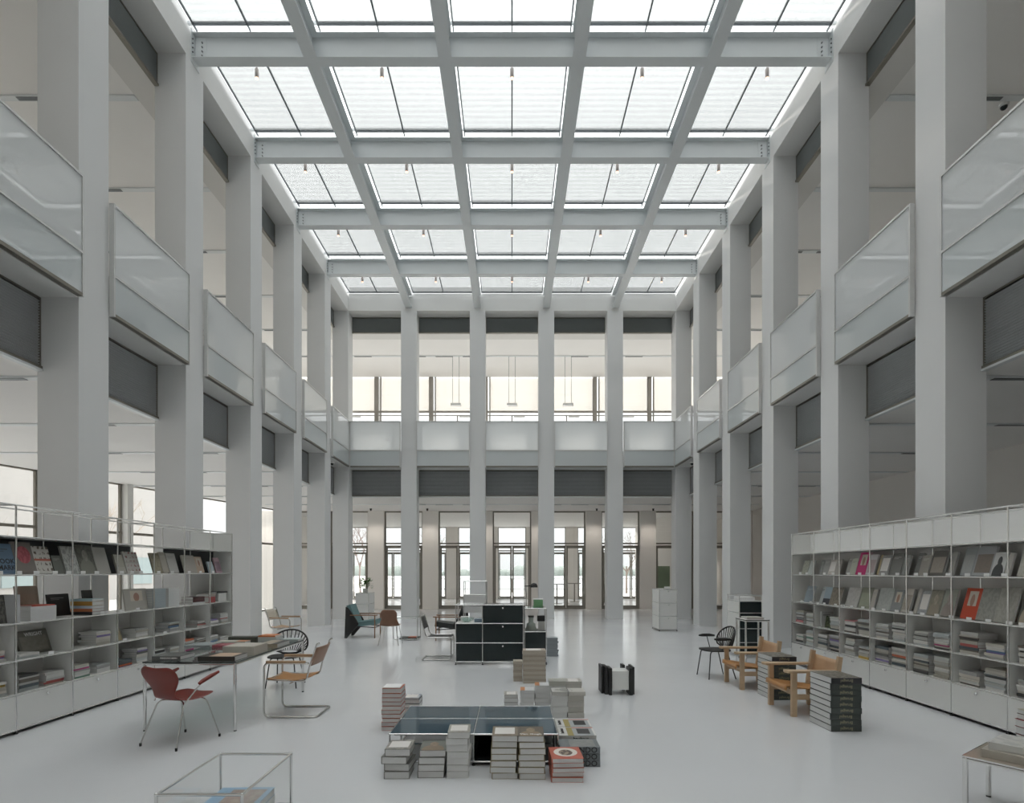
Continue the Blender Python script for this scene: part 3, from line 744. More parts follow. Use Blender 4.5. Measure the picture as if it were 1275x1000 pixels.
def text(parent_m, s, size, m, parent, name='lettering', align='CENTER', ext=.0004):
    """flat lettering; parent_m places its baseline frame (x right, y up, z out) in world space"""
    key = 'txt_%s_%s' % (s, size)
    cu = bpy.data.curves.get(key)
    if not cu:
        cu = bpy.data.curves.new(key, 'FONT'); cu.body = s; cu.size = size; cu.align_x = align; cu.align_y = 'CENTER'; cu.extrude = ext; cu.offset = size * .018; cu.materials.append(m); cu.resolution_u = 2
    me = TXT.get(key)
    if me is None:
        tmp = bpy.data.objects.new('tmp', cu); col.objects.link(tmp); dg = bpy.context.evaluated_depsgraph_get()
        me = bpy.data.meshes.new_from_object(tmp.evaluated_get(dg)); bpy.data.objects.remove(tmp); me.name = 'lettering'; TXT[key] = me
    o = bpy.data.objects.new(name, me); col.objects.link(o); o['kind'] = 'stuff'
    bpy.context.view_layer.update()
    o.parent = parent; o.matrix_parent_inverse = parent.matrix_world.inverted(); o.matrix_world = parent_m
    return o

def pm(c): return tuple(c)
GREYS = [(.52, .52, .50), (.62, .61, .58), (.42, .42, .40), (.66, .65, .63), (.50, .48, .43), (.34, .34, .33), (.58, .55, .49), (.45, .48, .48), (.55, .57, .54), (.38, .36, .31)]
DARKS = [(.05, .05, .05), (.10, .10, .09), (.14, .12, .10), (.07, .09, .10)]
BRIGHT = [(.50, .13, .06), (.42, .10, .09), (.10, .18, .30), (.16, .28, .22), (.50, .34, .08), (.55, .20, .22), (.18, .14, .32), (.46, .05, .20)]
NAMES_ = {}
for i, n in enumerate(['grey', 'pale', 'mid-grey', 'white', 'sand', 'dark grey', 'cream', 'blue-grey', 'pale green', 'olive']): NAMES_[GREYS[i]] = n
for i, n in enumerate(['black', 'charcoal', 'dark brown', 'ink blue']): NAMES_[DARKS[i]] = n
for i, n in enumerate(['orange-red', 'crimson', 'blue', 'green', 'ochre', 'rose', 'violet', 'magenta']): NAMES_[BRIGHT[i]] = n
def pick(R, bright=.14, dark=.14):
    r = R.random()
    return R.choice(BRIGHT) if r < bright else R.choice(DARKS) if r < bright + dark else R.choice(GREYS)
SM = {}
def spine_mat(c):
    if c not in SM: SM[c] = cover(c, 'plain', fg2=(.08, .08, .08) if sum(c) > .6 else (.6, .58, .5))
    return SM[c]
BAYW = {i: ('%s bay from the camera end' % ORD[i]) for i in range(1, 9)}
stacked = []
def shelf_stack(side, bay, z, x, maxh, R, n, tier, pos, b=.14, d=.16, cols=None, Ls=None):
    zz = z + .008; L0 = Ls or R.uniform(.24, .30)
    for k in range(n):
        th = R.choice((.014, .018, .022, .026, .032, .038))
        if zz + th > z + maxh: break
        c = cols[k % len(cols)] if cols else pick(R, b, d)
        L = min(L0, .325) * R.uniform(.88, 1.0); Wd = R.uniform(.19, .24)
        M = BM[side] @ T3(x + R.uniform(-.006, .006), .03 + Wd / 2 + R.uniform(0, .02), zz, R.uniform(-.03, .03))
        bn = 9 - bay if False else bay
        lab = '%s book %s up, %s-side stack, %s tier, %s bay, %s' % (NAMES_.get(c, 'pale'), ORD[k + 1], pos, tier, ORD[bay], CASE[side])
        stacked.append((side, bay, M, L, Wd, th - .001, c, lab)); zz += th
R = random.Random(21)
# bays are counted from the far end (1) to the camera end (8)
def bay_x0(side, bay): return (bay - 1) * .75 if side == 'R' else 6 - bay * .75
for side in 'RL':
    Z = ZR if side == 'R' else ZL
    for bay in range(1, 8):
        x0 = bay_x0(side, bay)
        for tier, j in (('lower', 1), ('upper', 2)):
            mh = Z[j + 1] - Z[j] - .07
            near = .19 if side == 'L' else .19
            # the stack nearer the far end and the one nearer the camera
            for q, pos in enumerate(('far', 'near')):
                xx = x0 + (.20 if q == 0 else .545)
                if side == 'L': xx = x0 + .75 - (.20 if q == 0 else .545)
                if side == 'R' and bay == 2 and j == 2 and q == 0: n = 0
                elif side == 'L': n = R.randint(4, 8)
                else: n = R.randint(6, 11)
                if side == 'L' and j == 2 and bay == 6: n = 0 if q == 0 else 2
                if side == 'L' and j == 2 and bay in (2, 3, 4, 5) and q == 1: continue
                shelf_stack(side, bay, Z[j], xx, mh, R, n, tier, pos, b=.10 if side == 'R' else .2)
# the 300 that show largest are things of their own (drawn nearest first), the rest one mass
stacked.sort(key=lambda s: -s[1])
for s in stacked[:300]:
    book(s[2], s[3], s[4], s[5], spine_mat(s[6]), s[7], 'books lying in stacks on the bookcases', 'stacked_book', pages=True)
rest = stacked[300:]
if rest:
    mb = MB(); groups = {}
    me_m = []
    for s in rest:
        Mx = s[2] @ Matrix.Diagonal((s[3], s[4], s[5], 1)); mi = spine_mat(s[6])
        if mi not in me_m: me_m.append(mi)
        a = len(mb.f); mb.add(cov_v.v, cov_v.f, M=Mx); mb.add([(-.485, -.47, .07), (.485, -.47, .07), (.485, .475, .07), (-.485, .475, .07), (-.485, -.47, .93), (.485, -.47, .93), (.485, .475, .93), (-.485, .475, .93)],
            [(0, 3, 2, 1), (4, 5, 6, 7), (0, 1, 5, 4), (1, 2, 6, 5), (2, 3, 7, 6), (3, 0, 4, 7)], M=Mx)
        groups[a] = (me_m.index(mi), a + len(cov_v.f), len(mb.f))
    me = mb.mesh('far_stacked_books')
    for m_ in me_m: me.materials.append(m_)
    me.materials.append(M_PAPER)
    for a, (ix, b_, e_) in groups.items():
        for f_ in range(a, b_): me.polygons[f_].material_index = ix
        for f_ in range(b_, e_): me.polygons[f_].material_index = len(me_m)
    o = obj('far_stacked_books', me, None); tag(o, 'remaining small book stacks in the farthest bays of both bookcases', 'books', kind='stuff')

# face-out display books: (px0, px1, height, ground colour, style, fg, fg2, what it shows)
LBM = MB().box(-.036, .036, -.004, 0, 0, .036).mesh('price_card', M_CARD)
def display(side, row, lst, tierw, tilt=.27):
    Z = ZR if side == 'R' else ZL; z = Z[row] + .008
    pc = obj('label_cards', MB(), None)if False else None
    spans = {}
    for n_, e in enumerate(lst):
        back = any(q_ in e[7] for q_ in ('brown painting', 'slanting', 'plain black', 'Wright'))
        dd_ = .28 if back else .07; a, b = sorted((lx(side, e[0], dd_), lx(side, e[1], dd_))); kb = int(lx(side, (e[0] + e[1]) / 2, .20 if back else 0) / .75)
        spans.setdefault((kb, back), []).append([a, b, n_])
    SP = {}
    for (kb, back), l in spans.items():
        l.sort(); lo_, hi_ = kb * .75 + .014, kb * .75 + .736
        tot = sum(q[1] - q[0] for q in l) + .004 * len(l); k_ = min(1, (hi_ - lo_) / tot)
        cur = lo_
        for q in l:
            w_ = (q[1] - q[0]) * k_; q[0] = max(q[0], cur); q[1] = q[0] + w_; cur = q[1] + .004
        cur = hi_
        for q in reversed(l):
            w_ = q[1] - q[0]
            if q[1] > cur: q[1] = cur; q[0] = cur - w_
            cur = q[0] - .004
        for q in l: SP[q[2]] = (q[0], q[1])
    for n_, (px0, px1, h, bg, style, fg, fg2, what) in enumerate(lst):
        a, b = SP[n_] if px0 > 2 else sorted((lx(side, px0 - 6, .1), lx(side, px1, .1))); w = b - a; x = (a + b) / 2; T = .018 + .012 * ((px0 * 7) % 3) / 2
        c, s_ = math.cos(tilt), math.sin(tilt)
        up = Vector((0, s_, c)); out = Vector((0, -c, s_)); yo = .27 if any(q_ in what for q_ in ('brown painting', 'slanting', 'plain black')) else .20 if 'Wright' in what else .055
        base = Vector((x, yo + T * c, z + .001 + T * s_))
        ctr = base + up * (h / 2)
        M = Matrix(((0 * 1, 1, 0, 0), (0, 0, 0, 0), (0, 0, 0, 0), (0, 0, 0, 1)))
        xa = -up; ya = Vector((1, 0, 0)); za = out
        M = Matrix.Identity(4)
        for r_ in range(3): M[r_][0] = xa[r_]; M[r_][1] = ya[r_]; M[r_][2] = za[r_]
        org = ctr - out * T
        M[0][3], M[1][3], M[2][3] = org
        mw = BM[side] @ M
        o = book(mw, h, w, T, cover(bg, style, fg, fg2), '%s, face-out, %s display tier, %s' % (what, tierw, CASE[side]), 'face-out books on the bookcases', 'display_book')
        yield o, mw, x, h, w, T
def cards(side, row, pxs, zoff=0):
    c = {'R': caseR, 'L': caseL}[side]; Z = ZR if side == 'R' else ZL
    for p in pxs:
        x = lx(side, p, 0); o = bpy.data.objects.new('price_card', LBM); col.objects.link(o); o.parent = c; o.location = (x, .006, Z[row] + .009)
G = (.33, .33, .31); 
R1 = [ (997, 1004, .25, (.40, .40, .34), 'full', (.5, .5, .42), (.25, .27, .22), 'small olive patterned book'), (1005, 1011, .25, (.55, .58, .56), 'full', (.5, .52, .5), (.4, .42, .4), 'small pale mottled book'),
 (1015, 1018, .26, (.25, .25, .24), 'plain', G, (.5, .5, .5), 'narrow grey book'), (1019, 1026, .26, (.32, .32, .30), 'plain', G, (.5, .5, .48), 'slate grey book'), (1028, 1036, .25, (.50, .46, .43), 'label', (.6, .55, .5), (.4, .3, .3), 'pinkish grey book with a pale label'),
 (1038, 1043.5, .26, (.42, .39, .36), 'plain', G, (.6, .6, .6), 'taupe book'), (1046, 1051, .27, (.36, .35, .33), 'plain', G, (.1, .1, .1), 'dark taupe narrow book'), (1053, 1060, .26, (.48, .50, .42), 'plain', G, (.3, .33, .25), 'pale lime book'),
 (1060, 1072, .35, (.50, .03, .16), 'inset', (.4, .3, .25), (.3, .2, .2), 'tall magenta book'), (1072, 1082, .31, (.55, .55, .55), 'photo', (.5, .4, .38), (.35, .3, .32), 'pale book with a pinkish picture'),
 (1085, 1088, .30, (.45, .36, .2), 'plain', G, (.3, .3, .3), 'thin ochre and white book'), (1089, 1100, .29, (.33, .32, .30), 'label', (.25, .25, .24), (.2, .2, .2), 'dark grey book with panel'), (1103, 1117, .31, (.17, .17, .16), 'plain', G, (.5, .5, .48), 'charcoal book with small white title'),
 (1121, 1127, .28, (.28, .29, .27), 'plain', G, (.4, .4, .4), 'greyish green small book'), (1130, 1136, .30, (.16, .16, .16), 'plain', G, (.4, .4, .4), 'near-black narrow book'), (1137, 1148, .27, (.30, .28, .25), 'plain', G, (.5, .5, .45), 'brown-grey book'),
 (1151, 1169, .32, (.13, .12, .11), 'photo', (.36, .32, .27), (.25, .22, .19), 'dark book with a landscape painting'), (1178, 1184, .30, (.36, .36, .33), 'plain', G, (.3, .3, .3), 'pale grey-green book'), (1187, 1201, .34, (.30, .32, .32), 'photo', (.40, .40, .39), (.30, .31, .31), 'blue-grey book with silver picture'),
 (1205, 1228, .34, (.36, .37, .38), 'photo', (.24, .18, .15), (.14, .13, .11), 'large book with an autumn woodland painting'), (1231, 1247, .27, (.60, .61, .60), 'portrait', (.04, .045, .05), (.6, .6, .6), 'white book with a black head silhouette'),
 (1249, 1255, .26, (.52, .50, .47), 'full', (.5, .45, .42), (.4, .42, .38), 'pale figure-study book'), (1258, 1273, .27, (.50, .49, .45), 'full', (.42, .40, .35), (.55, .52, .5), 'cream book with faint figures')]
R2 = [(1000, 1010, .30, (.28, .33, .37), 'plain', G, (.45, .5, .52), 'slate blue book'), (1015, 1019, .30, (.40, .42, .42), 'plain', G, (.1, .1, .1), 'thin light grey book'), (1020, 1028, .30, (.30, .37, .42), 'band', (.04, .04, .05), (.1, .1, .1), 'blue-grey book with a black band'),
 (1029, 1042, .30, (.22, .19, .15), 'full', (.28, .24, .19), (.16, .14, .11), 'brown mottled book'), (1047, 1062, .31, (.46, .45, .43), 'full', (.48, .46, .44), (.40, .38, .36), 'pale book with faint figures'), (1063, 1077, .32, (.24, .25, .19), 'photo', (.26, .28, .20), (.32, .33, .26), 'olive painting book with red edge'),
 (1078, 1083, .30, (.45, .42, .38), 'plain', G, (.3, .3, .3), 'beige narrow book'), (1086, 1103, .33, (.38, .39, .37), 'full', (.42, .43, .41), (.34, .36, .34), 'silver-grey engraving book'), (1104, 1116, .31, (.24, .25, .25), 'inset', (.4, .4, .4), (.3, .3, .3), 'grey book with framed inset picture'),
 (1118, 1128, .33, (.50, .47, .42), 'photo', (.20, .16, .13), (.45, .42, .36), 'cream book with picture strips'), (1131, 1135, .34, (.42, .39, .35), 'plain', G, (.4, .4, .4), 'thin cream book'), (1136, 1147, .31, (.36, .37, .39), 'label', (.3, .3, .3), (.1, .1, .12), 'steel grey book with pale label'),
 (1150, 1165, .33, (.25, .23, .18), 'portrait', (.36, .31, .24), (.18, .17, .13), 'dark book with a seated portrait'), (1166, 1182, .35, (.30, .31, .27), 'portrait', (.34, .29, .26), (.25, .27, .22), 'grey-green book with a standing figure'),
 (1187, 1206, .37, (.50, .06, .02), 'inset', (.5, .3, .2), (.3, .1, .1), 'red-orange book with an inset portrait'), (1207, 1229, .38, (.28, .28, .25), 'full', (.32, .32, .29), (.22, .22, .20), 'large grey-green engraving book'), (1230, 1254, .40, (.34, .33, .29), 'full', (.38, .36, .33), (.28, .28, .25), 'large pale stone-coloured book'),
 (1258, 1275, .38, (.10, .10, .08), 'portrait', (.50, .42, .33), (.07, .07, .06), 'dark book with a woman portrait in a pale dress')]
for o, *_ in display('R', 2, [(1022, 1034, .20, (.04, .05, .03), 'full', (.16, .20, .08), (.03, .03, .02), 'small dark green picture book')], 'stack', .15): pass
for o, *_ in display('R', 4, R1, 'upper'): pass
for o, *_ in display('R', 3, R2, 'lower'): pass
cards('R', 4, (996, 1004, 1026, 1037, 1056, 1070, 1099, 1117, 1140, 1152, 1180, 1204, 1228, 1250)); cards('R', 3, (998, 1009, 1018, 1026, 1040, 1049, 1060, 1074, 1087, 1100, 1116, 1134, 1148, 1166, 1184, 1206, 1230, 1256, 1272))
L1 = [(1, 21, .33, (.12, .20, .30), 'plain', G, (.08, .10, .12), 'blue catalogue with bookmark lettering'), (24, 48, .36, (.20, .175, .16), 'roundel', (.45, .10, .12), (.34, .06, .08), 'brown book with a pink-red roundel'), (50, 71, .32, (.58, .56, .52), 'grid', (.45, .12, .08), (.12, .09, .07), 'white book with rows of small figures'),
 (75, 87, .22, (.13, .14, .12), 'plain', G, (.3, .3, .28), 'small dark green book'), (82, 102, .34, (.40, .41, .39), 'full', (.5, .5, .48), (.2, .2, .19), 'grey and white photograph book'), (103, 126, .37, (.09, .09, .075), 'portrait', (.25, .25, .21), (.16, .16, .13), 'dark book with an ornate medallion'), (126, 144, .35, (.38, .37, .34), 'plain', G, (.35, .34, .31), 'plain taupe book'),
 (148, 158.5, .26, (.42, .40, .34), 'band', (.45, .43, .38), (.4, .1, .1), 'beige book with a red edge'), (160, 177, .31, (.50, .48, .45), 'grid', (.4, .38, .35), (.25, .10, .10), 'white book with scattered red-brown pictures'),
 (193, 204, .31, (.30, .27, .19), 'full', (.34, .31, .23), (.20, .18, .13), 'ochre speckled book'), (206, 213, .33, (.42, .39, .34), 'plain', G, (.5, .5, .45), 'cream narrow book'), (216, 227, .32, (.45, .44, .42), 'plain', G, (.3, .3, .3), 'light grey slipcase book'),
 (232, 247, .30, (.42, .39, .35), 'plain', G, (.38, .35, .3), 'wide beige book'), (248, 257, .28, (.50, .38, .29), 'inset', (.4, .3, .2), (.3, .2, .2), 'peach book with small figure'), (262, 268, .20, (.40, .46, .50), 'plain', G, (.3, .3, .4), 'small pale blue book'), (270, 277, .28, (.45, .30, .34), 'photo', (.4, .25, .32), (.1, .1, .1), 'pink and black picture book')]
bm_o = None
for o, mw, x, h, w, T in display('L', 4, L1, 'upper'):
    if 'bookmark' in o['label']:
        for i_, s_ in enumerate(('BOOK', 'MARK')):
            # text frame: right = mw.y, up = -mw.x, out = mw.z
            Mt = Matrix.Identity(4)
            yv = (mw.to_3x3() @ Vector((0, 1, 0))).normalized(); xv = (mw.to_3x3() @ Vector((-1, 0, 0))).normalized(); zv = (mw.to_3x3() @ Vector((0, 0, 1))).normalized()
            pos = mw @ Vector((h * 0, 0, T)) + xv * (-.03 - i_ * .07) + zv * .001
            for r_ in range(3): Mt[r_][0] = yv[r_]; Mt[r_][1] = xv[r_]; Mt[r_][2] = zv[r_]; Mt[r_][3] = pos[r_]
            text(Mt, s_, .075, M_BLACKM, o)
cards('L', 4, (0, 24, 46, 69, 86, 104, 121, 152, 165, 176, 198, 215, 236, 250, 266))
def frame_of(mw, h, T, du=0, dv=0):
    yv = (mw.to_3x3() @ Vector((0, 1, 0))).normalized(); xv = (mw.to_3x3() @ Vector((-1, 0, 0))).normalized(); zv = (mw.to_3x3() @ Vector((0, 0, 1))).normalized()
    pos = mw @ Vector((0, 0, T)) + yv * du + xv * dv + zv * .001; Mt = Matrix.Identity(4)
    for r_ in range(3): Mt[r_][0] = yv[r_]; Mt[r_][1] = xv[r_]; Mt[r_][2] = zv[r_]; Mt[r_][3] = pos[r_]
    return Mt
# middle row of the open-topped bookcase: standing and lying things seen against the windows
L2 = [(7, 26, .30, (.09, .09, .08), 'full', (.22, .21, .19), (.05, .05, .05), 'black and grey swirl-patterned book'), (24, 52, .38, (.33, .26, .20), 'photo', (.40, .30, .24), (.28, .2, .14), 'tall brown painting book'), (60, 87, .27, (.012, .012, .012), 'plain', G, (.2, .2, .2), 'plain black book'),
      (115, 126, .30, (.02, .02, .02), 'plain', G, (.02, .02, .02), 'slanting black book behind an orange and blue stack'), (160, 187, .30, (.42, .40, .36), 'inset', (.3, .3, .3), (.1, .1, .1), 'cream album with a small inset photograph')]
for o, *_ in display('L', 3, L2, 'middle', .12): pass
L3 = [(35, 72, .27, (.17, .16, .14), 'photo', (.30, .29, .25), (.16, .15, .12), 'wide landscape monograph titled Wright'), (147, 153, .28, (.30, .25, .14), 'full', (.35, .3, .2), (.2, .15, .1), 'ochre patterned tall book')]
for o, mw, x, h, w, T in display('L', 2, L3, 'low', .3):
    if 'Wright' in o['label']: text(frame_of(mw, h, T, .02, .085), 'WRIGHT', .06, M_CARD, o)
L2s = []
def lie(side, row, x, items, rz=0, y=.03):
    Lm = max(i_[0] for i_ in items) / 2 + .014; kb = int(x / .75); x = min(max(x, kb * .75 + Lm), kb * .75 + .75 - Lm)
    Z = ZR if side == 'R' else ZL; z = Z[row] + .008
    for (L, Wd, T, c, st, lab) in items:
        book(BM[side] @ T3(x, y + Wd / 2, z, rz), L, Wd, T - .001, cover(c, st) if isinstance(st, str) else st, lab + ', ' + CASE[side], 'books lying on the middle tier', 'lying_book'); z += T
wh = (.62, .62, .62)
lie('L', 3, lx('L', 58, 0), [(.34, .22, .055, wh, 'plain', 'white thick book at the bottom of the red-topped pile'), (.34, .22, .055, wh, 'plain', 'white thick book second in the red-topped pile'), (.34, .22, .05, wh, 'plain', 'white thick book third in the red-topped pile'), (.30, .21, .012, (.50, .07, .04), 'plain', 'red thin book topping the white pile')])
zz_ = ZL[3] + .008
for T_, c_, lab_ in ((.04, (.05, .05, .05), 'black book under the orange and blue pile'), (.04, (.48, .16, .07), 'orange book in the orange and blue pile'), (.035, (.50, .58, .66), 'pale blue book in the orange and blue pile'), (.055, (.45, .24, .06), 'ochre thick book in the orange and blue pile'), (.03, (.35, .48, .52), 'aqua book topping the orange and blue pile')):
    book(BM['L'] @ T3(2.70, .165, zz_, -PI / 2), .27, .21, T_ - .001, cover(c_, 'plain'), lab_ + ', ' + CASE['L'], 'books lying on the middle tier', 'lying_book'); zz_ += T_
for q, px in enumerate((201, 219)):
    lie('L', 3, lx('L', px, 0), [(.27 if q else .30, .22, .036, (.34, .39, .41) if q == 0 else (.58, .59, .58), 'plain', '%s catalogue, %s up' % ('slate' if q == 0 else 'white', ORD[i + 1])) for i in range(8)])
lie('L', 3, lx('L', 250, 0), [(.36, .24, .03, (.55, .56, .56), 'plain', 'white thin book under two dark boxes'), (.34, .20, .045, (.07, .02, .02), 'plain', 'oxblood box book'), (.34, .20, .045, (.06, .02, .02), 'plain', 'topmost oxblood box book')])
lie('L', 3, lx('L', 265, 0), [(.20, .22, .10, (.33, .05, .05), 'plain', 'crimson thick book'), (.22, .22, .05, (.33, .29, .25), 'plain', 'taupe book on a crimson one')])
lie('L', 3, lx('L', 279, 0), [(.26, .22, .05, (.6, .6, .58), 'plain', 'white book at the bottom of the far pile'), (.26, .22, .05, (.6, .6, .58), 'plain', 'white book in the middle of the far pile'), (.26, .22, .05, (.6, .6, .58), 'plain', 'white book high in the far pile'), (.36, .24, .03, (.03, .03, .03), 'plain', 'black book topping the far pile')])
def upright(side, row, px, w, h, c, lab, d=.2):
    Z = ZR if side == 'R' else ZL
    xx = lx(side, px, 0); kb = int(xx / .75); xx = min(max(xx, kb * .75 + w / 2 + .012), kb * .75 + .738 - w / 2)
    M = BM[side] @ Matrix.Translation((xx, .03 + d / 2, Z[row] + .008 + h / 2)) @ Matrix.Rotation(PI / 2, 4, 'Y') @ Matrix.Translation((0, 0, -w / 2))
    book(M, h, d, w, cover(c, 'plain'), lab + ', ' + CASE[side], 'books standing upright on the shelves', 'upright_book')
upright('L', 3, 25.5, .06, .30, (.55, .56, .57), 'white upright book beside the red-topped pile')
upright('L', 2, 193, .05, .29, (.60, .60, .60), 'white upright book on the upper stack tier, fifth bay')
upright('L', 2, 231, .07, .29, (.60, .60, .60), 'white upright slipcase on the upper stack tier, third bay')
upright('R', 2, 1020, .03, .27, (.50, .50, .50), 'white upright book beside a dark framed picture, second bay')
cards('L', 3, (128, 150, 172)); cards('L', 2, (64, 156, 206))

# ---------------------------------------------------------------- floor stacks of books
def pile(x, y, rz, items, desc, z0=0., jit=.008, group=None, name='book', R=None, pmat=None):
    z = z0; out = []; R = R or random.Random(int(abs(x * 1000 + y * 77)))
    n = len(items)
    for k, (L, Wd, T, m, cn) in enumerate(items):
        M = T3(x + R.uniform(-jit, jit), y + R.uniform(-jit, jit), z, rz + R.uniform(-jit * 5, jit * 5))
        pos = 'topmost' if k == n - 1 else ORD[k + 1] + ' up'
        out.append((book(M, L, Wd, T - .002, m, '%s book, %s in the %s' % (cn, pos, desc), group or 'books in the ' + desc, name, pm=pmat), M, L, Wd, T)); z += T
    return out
# a floor stack's books lie with their long side along x (rz=0: spine towards the camera, rz=pi: fore edge towards it)
GC = (.20, .20, .18); BRc = (.24, .20, .14)
mGrey = cover(GC, 'plain'); mGreyL = cover(GC, 'label', (.3, .28, .24), (.16, .15, .12)); mGreyP = cover((.17, .17, .15), 'portrait', (.30, .22, .15), (.13, .16, .15))
mTan = cover((.27, .23, .14), 'plain'); mTanL = cover((.24, .20, .15), 'label', (.2, .16, .12), (.12, .1, .08)); mTanP = cover((.13, .105, .08), 'portrait', (.34, .26, .17), (.10, .08, .06))
mOr = cover((.48, .14, .09), 'plain'); mOrC = cover((.50, .13, .085), 'circle', (.35, .27, .20), (.12, .08, .06))
mWh = cover((.60, .60, .58), 'plain'); mStone = cover((.50, .48, .44), 'plain', fg2=(.3, .28, .25)); mSt2 = cover((.42, .40, .36), 'plain'); mLab = cover((.45, .43, .39), 'label', (.3, .28, .25), (.2, .2, .18))
def pos(pxl, pxr, py, d):
    """centre of a stack whose front bottom edge runs from pxl to pxr at picture row py"""
    x0, Y = at(pxl, py); x1, _ = at(pxr, py); return (x0 + x1) / 2, Y + d / 2, x1 - x0
def PX(pxl, pxr, py, d, rot=PI): x, y, w = pos(pxl, pxr, py, d); return x, y, w
TB = 'low blue table'
def front(pxl, pxr, py, d, items, desc, jit=.008):
    x, y, w = PX(pxl, pxr, py, d); return pile(x, y, -PI / 2, [(d, w, T, m, cn) for T, m, cn in items], desc, jit=jit)
front(477, 508.5, 970, .25, [(.0625, mGrey, 'grey')] * 3 + [(.0625, mGreyL, 'grey white-labelled')], 'outermost stack before the ' + TB, .016)
front(520.5, 553.5, 969, .27, [(.058, mGrey, 'grey')] * 3 + [(.058, mGreyP, 'grey portrait-covered')], 'second stack before the ' + TB, .012)
front(556, 583.5, 969, .24, [(.055, mWh, 'white')] * 6 + [(.055, cover((.36, .35, .31), 'label', (.3, .28, .24), (.2, .2, .18)), 'white-labelled')], 'tall pale stack before the ' + TB)
front(611.5, 644, 970.5, .28, [(.0515, mTan, 'tan-edged')] * 6 + [(.053, mTanL, 'tan white-labelled')], 'tan stack under the white label')
o_ = front(645.5, 678.5, 971, .28, [(.0515, mTan, 'tan-edged')] * 6 + [(.053, mTanP, 'brown portrait-covered')], 'tan stack under the brown portrait')
bk, M_, L_, Wd_, T_ = o_[-1]; text(M_ @ Matrix.Translation((.095, 0, T_)) @ Matrix.Rotation(PI / 2, 4, 'Z'), 'Van Gogh', .045, M_CARD, bk)
front(687.5, 727.5, 974, .30, [(.039, mOr, 'orange-red')] * 4 + [(.039, mOrC, 'orange-red round-portrait')], 'orange stack beside the ' + TB, .01)
# big slate volumes with large letters, then two white colour-block volumes above
x, y, w = PX(697, 747, 955, .24); mS = cover((.17, .19, .20), 'photo', (.34, .33, .30), (.14, .16, .17))
o_ = pile(x, y, 0, [(w, .24, .058, mS, 'slate')] * 3, 'big slate pile beside the ' + TB, jit=.004)
for bk, M_, L_, Wd_, T_ in o_: text(M_ @ Matrix.Translation((.02, -Wd_ / 2 - .001, T_ / 2)) @ Matrix.Rotation(PI / 2, 4, 'X'), 'RONDO', .07, M_BLACKM, bk)
mB = cover((.60, .59, .57), 'blocks', (.42, .10, .06), (.02, .02, .02))
for yy_, nm_ in ((5.265, 'nearer'), (5.56, 'farther')):
    o_ = pile(.61, yy_, 0, [(.345, .28, .066, mB, 'white colour-block')] * 3, nm_ + ' colour-block pile beside the ' + TB, jit=.002)
    bk, M_, L_, Wd_, T_ = o_[-1]
    text(M_ @ Matrix.Translation((-.135, 0, T_)) @ Matrix.Rotation(PI / 2, 4, 'Z'), 'bauhaus', .05, M_BLACKM, bk)
    text(M_ @ Matrix.Translation((.03, -Wd_ / 2 - .001, T_ / 2)) @ Matrix.Rotation(PI / 2, 4, 'X'), 'bauhaus', .045, M_BLACKM, bk)
# stacks at the rear edge
x, y, w = PX(475, 499, 910, .24); pile(x, y, PI, [(w, .24, .0445, mOr, 'orange-edged')] * 9 + [(w, .24, .055, cover((.50, .14, .07), 'plain'), 'bright orange'), (w * .9, .2, .008, M_CARD, 'white paper-thin')], 'tall orange stack behind the ' + TB, jit=.006)
x, y, w = PX(499.5, 522, 892, .22); pile(x, y, PI, [(w, .22, .05, cover((.10, .12, .12), 'plain'), 'dark green')] * 4 + [(w, .22, .02, cover((.12, .16, .25), 'label', (.6, .6, .6), (.1, .1, .1)), 'blue-edged white')], 'short dark stack behind the ' + TB)
x, y, w = PX(628, 645, 886, .2); pile(x, y, PI, [(w, .2, .055, cover((.28, .27, .24), 'plain'), 'grey-brown'), (w, .2, .055, cover((.10, .10, .10), 'plain'), 'dark'), (w, .2, .055, cover((.36, .34, .31), 'plain'), 'taupe'), (w, .2, .04, mLab, 'pale-labelled')], 'narrow mixed stack behind the ' + TB)
mRain = cover((.60, .60, .60), 'band', (.45, .18, .06), (.1, .1, .1))
x, y, w = PX(648, 665, 886, .2); pile(x, y, PI, [(w, .2, .055, mWh, 'white')] * 4 + [(w, .2, .04, mRain, 'white colour-banded')], 'shorter white stack behind the ' + TB)
x, y, w = PX(666.5, 684, 886, .2); pile(x, y, PI, [(w, .2, .055, mWh, 'white')] * 5 + [(w, .2, .045, mRain, 'white colour-banded')], 'taller white stack behind the ' + TB)
x, y, w = PX(687, 706.5, 894, .2); pile(x, y, 0, [(w, .22, .065, mWh, 'white')] * 4 + [(w, .22, .05, cover((.5, .49, .46), 'portrait', (.3, .3, .27), (.4, .4, .38)), 'white figure-study')], 'front white stack behind the ' + TB)
x, y, w = PX(707.5, 728, 894, .2); pile(x, y, 0, [(w, .22, .065, (mStone, mSt2)[q_ % 2], 'stone') for q_ in range(4)] + [(w, .22, .05, mStone, 'stone-coloured')], 'front stone stack behind the ' + TB)
x, y, w = PX(683, 704, 879.5, .2); pile(x, y, 0, [(w, .22, .065, mWh, 'white')] * 4 + [(w, .22, .06, cover((.45, .45, .40), 'full', (.4, .4, .36), (.3, .3, .27)), 'white marbled')], 'back white stack behind the ' + TB)
x, y, w = PX(705, 724.5, 879.5, .2); pile(x, y, 0, [(w, .22, .065, mStone, 'stone')] * 4 + [(w, .22, .055, mLab, 'pale-labelled')], 'back stone stack behind the ' + TB)
mBe = cover((.46, .41, .34), 'plain', fg2=(.12, .10, .08)); mBe2 = cover((.38, .33, .27), 'plain', fg2=(.5, .46, .4))
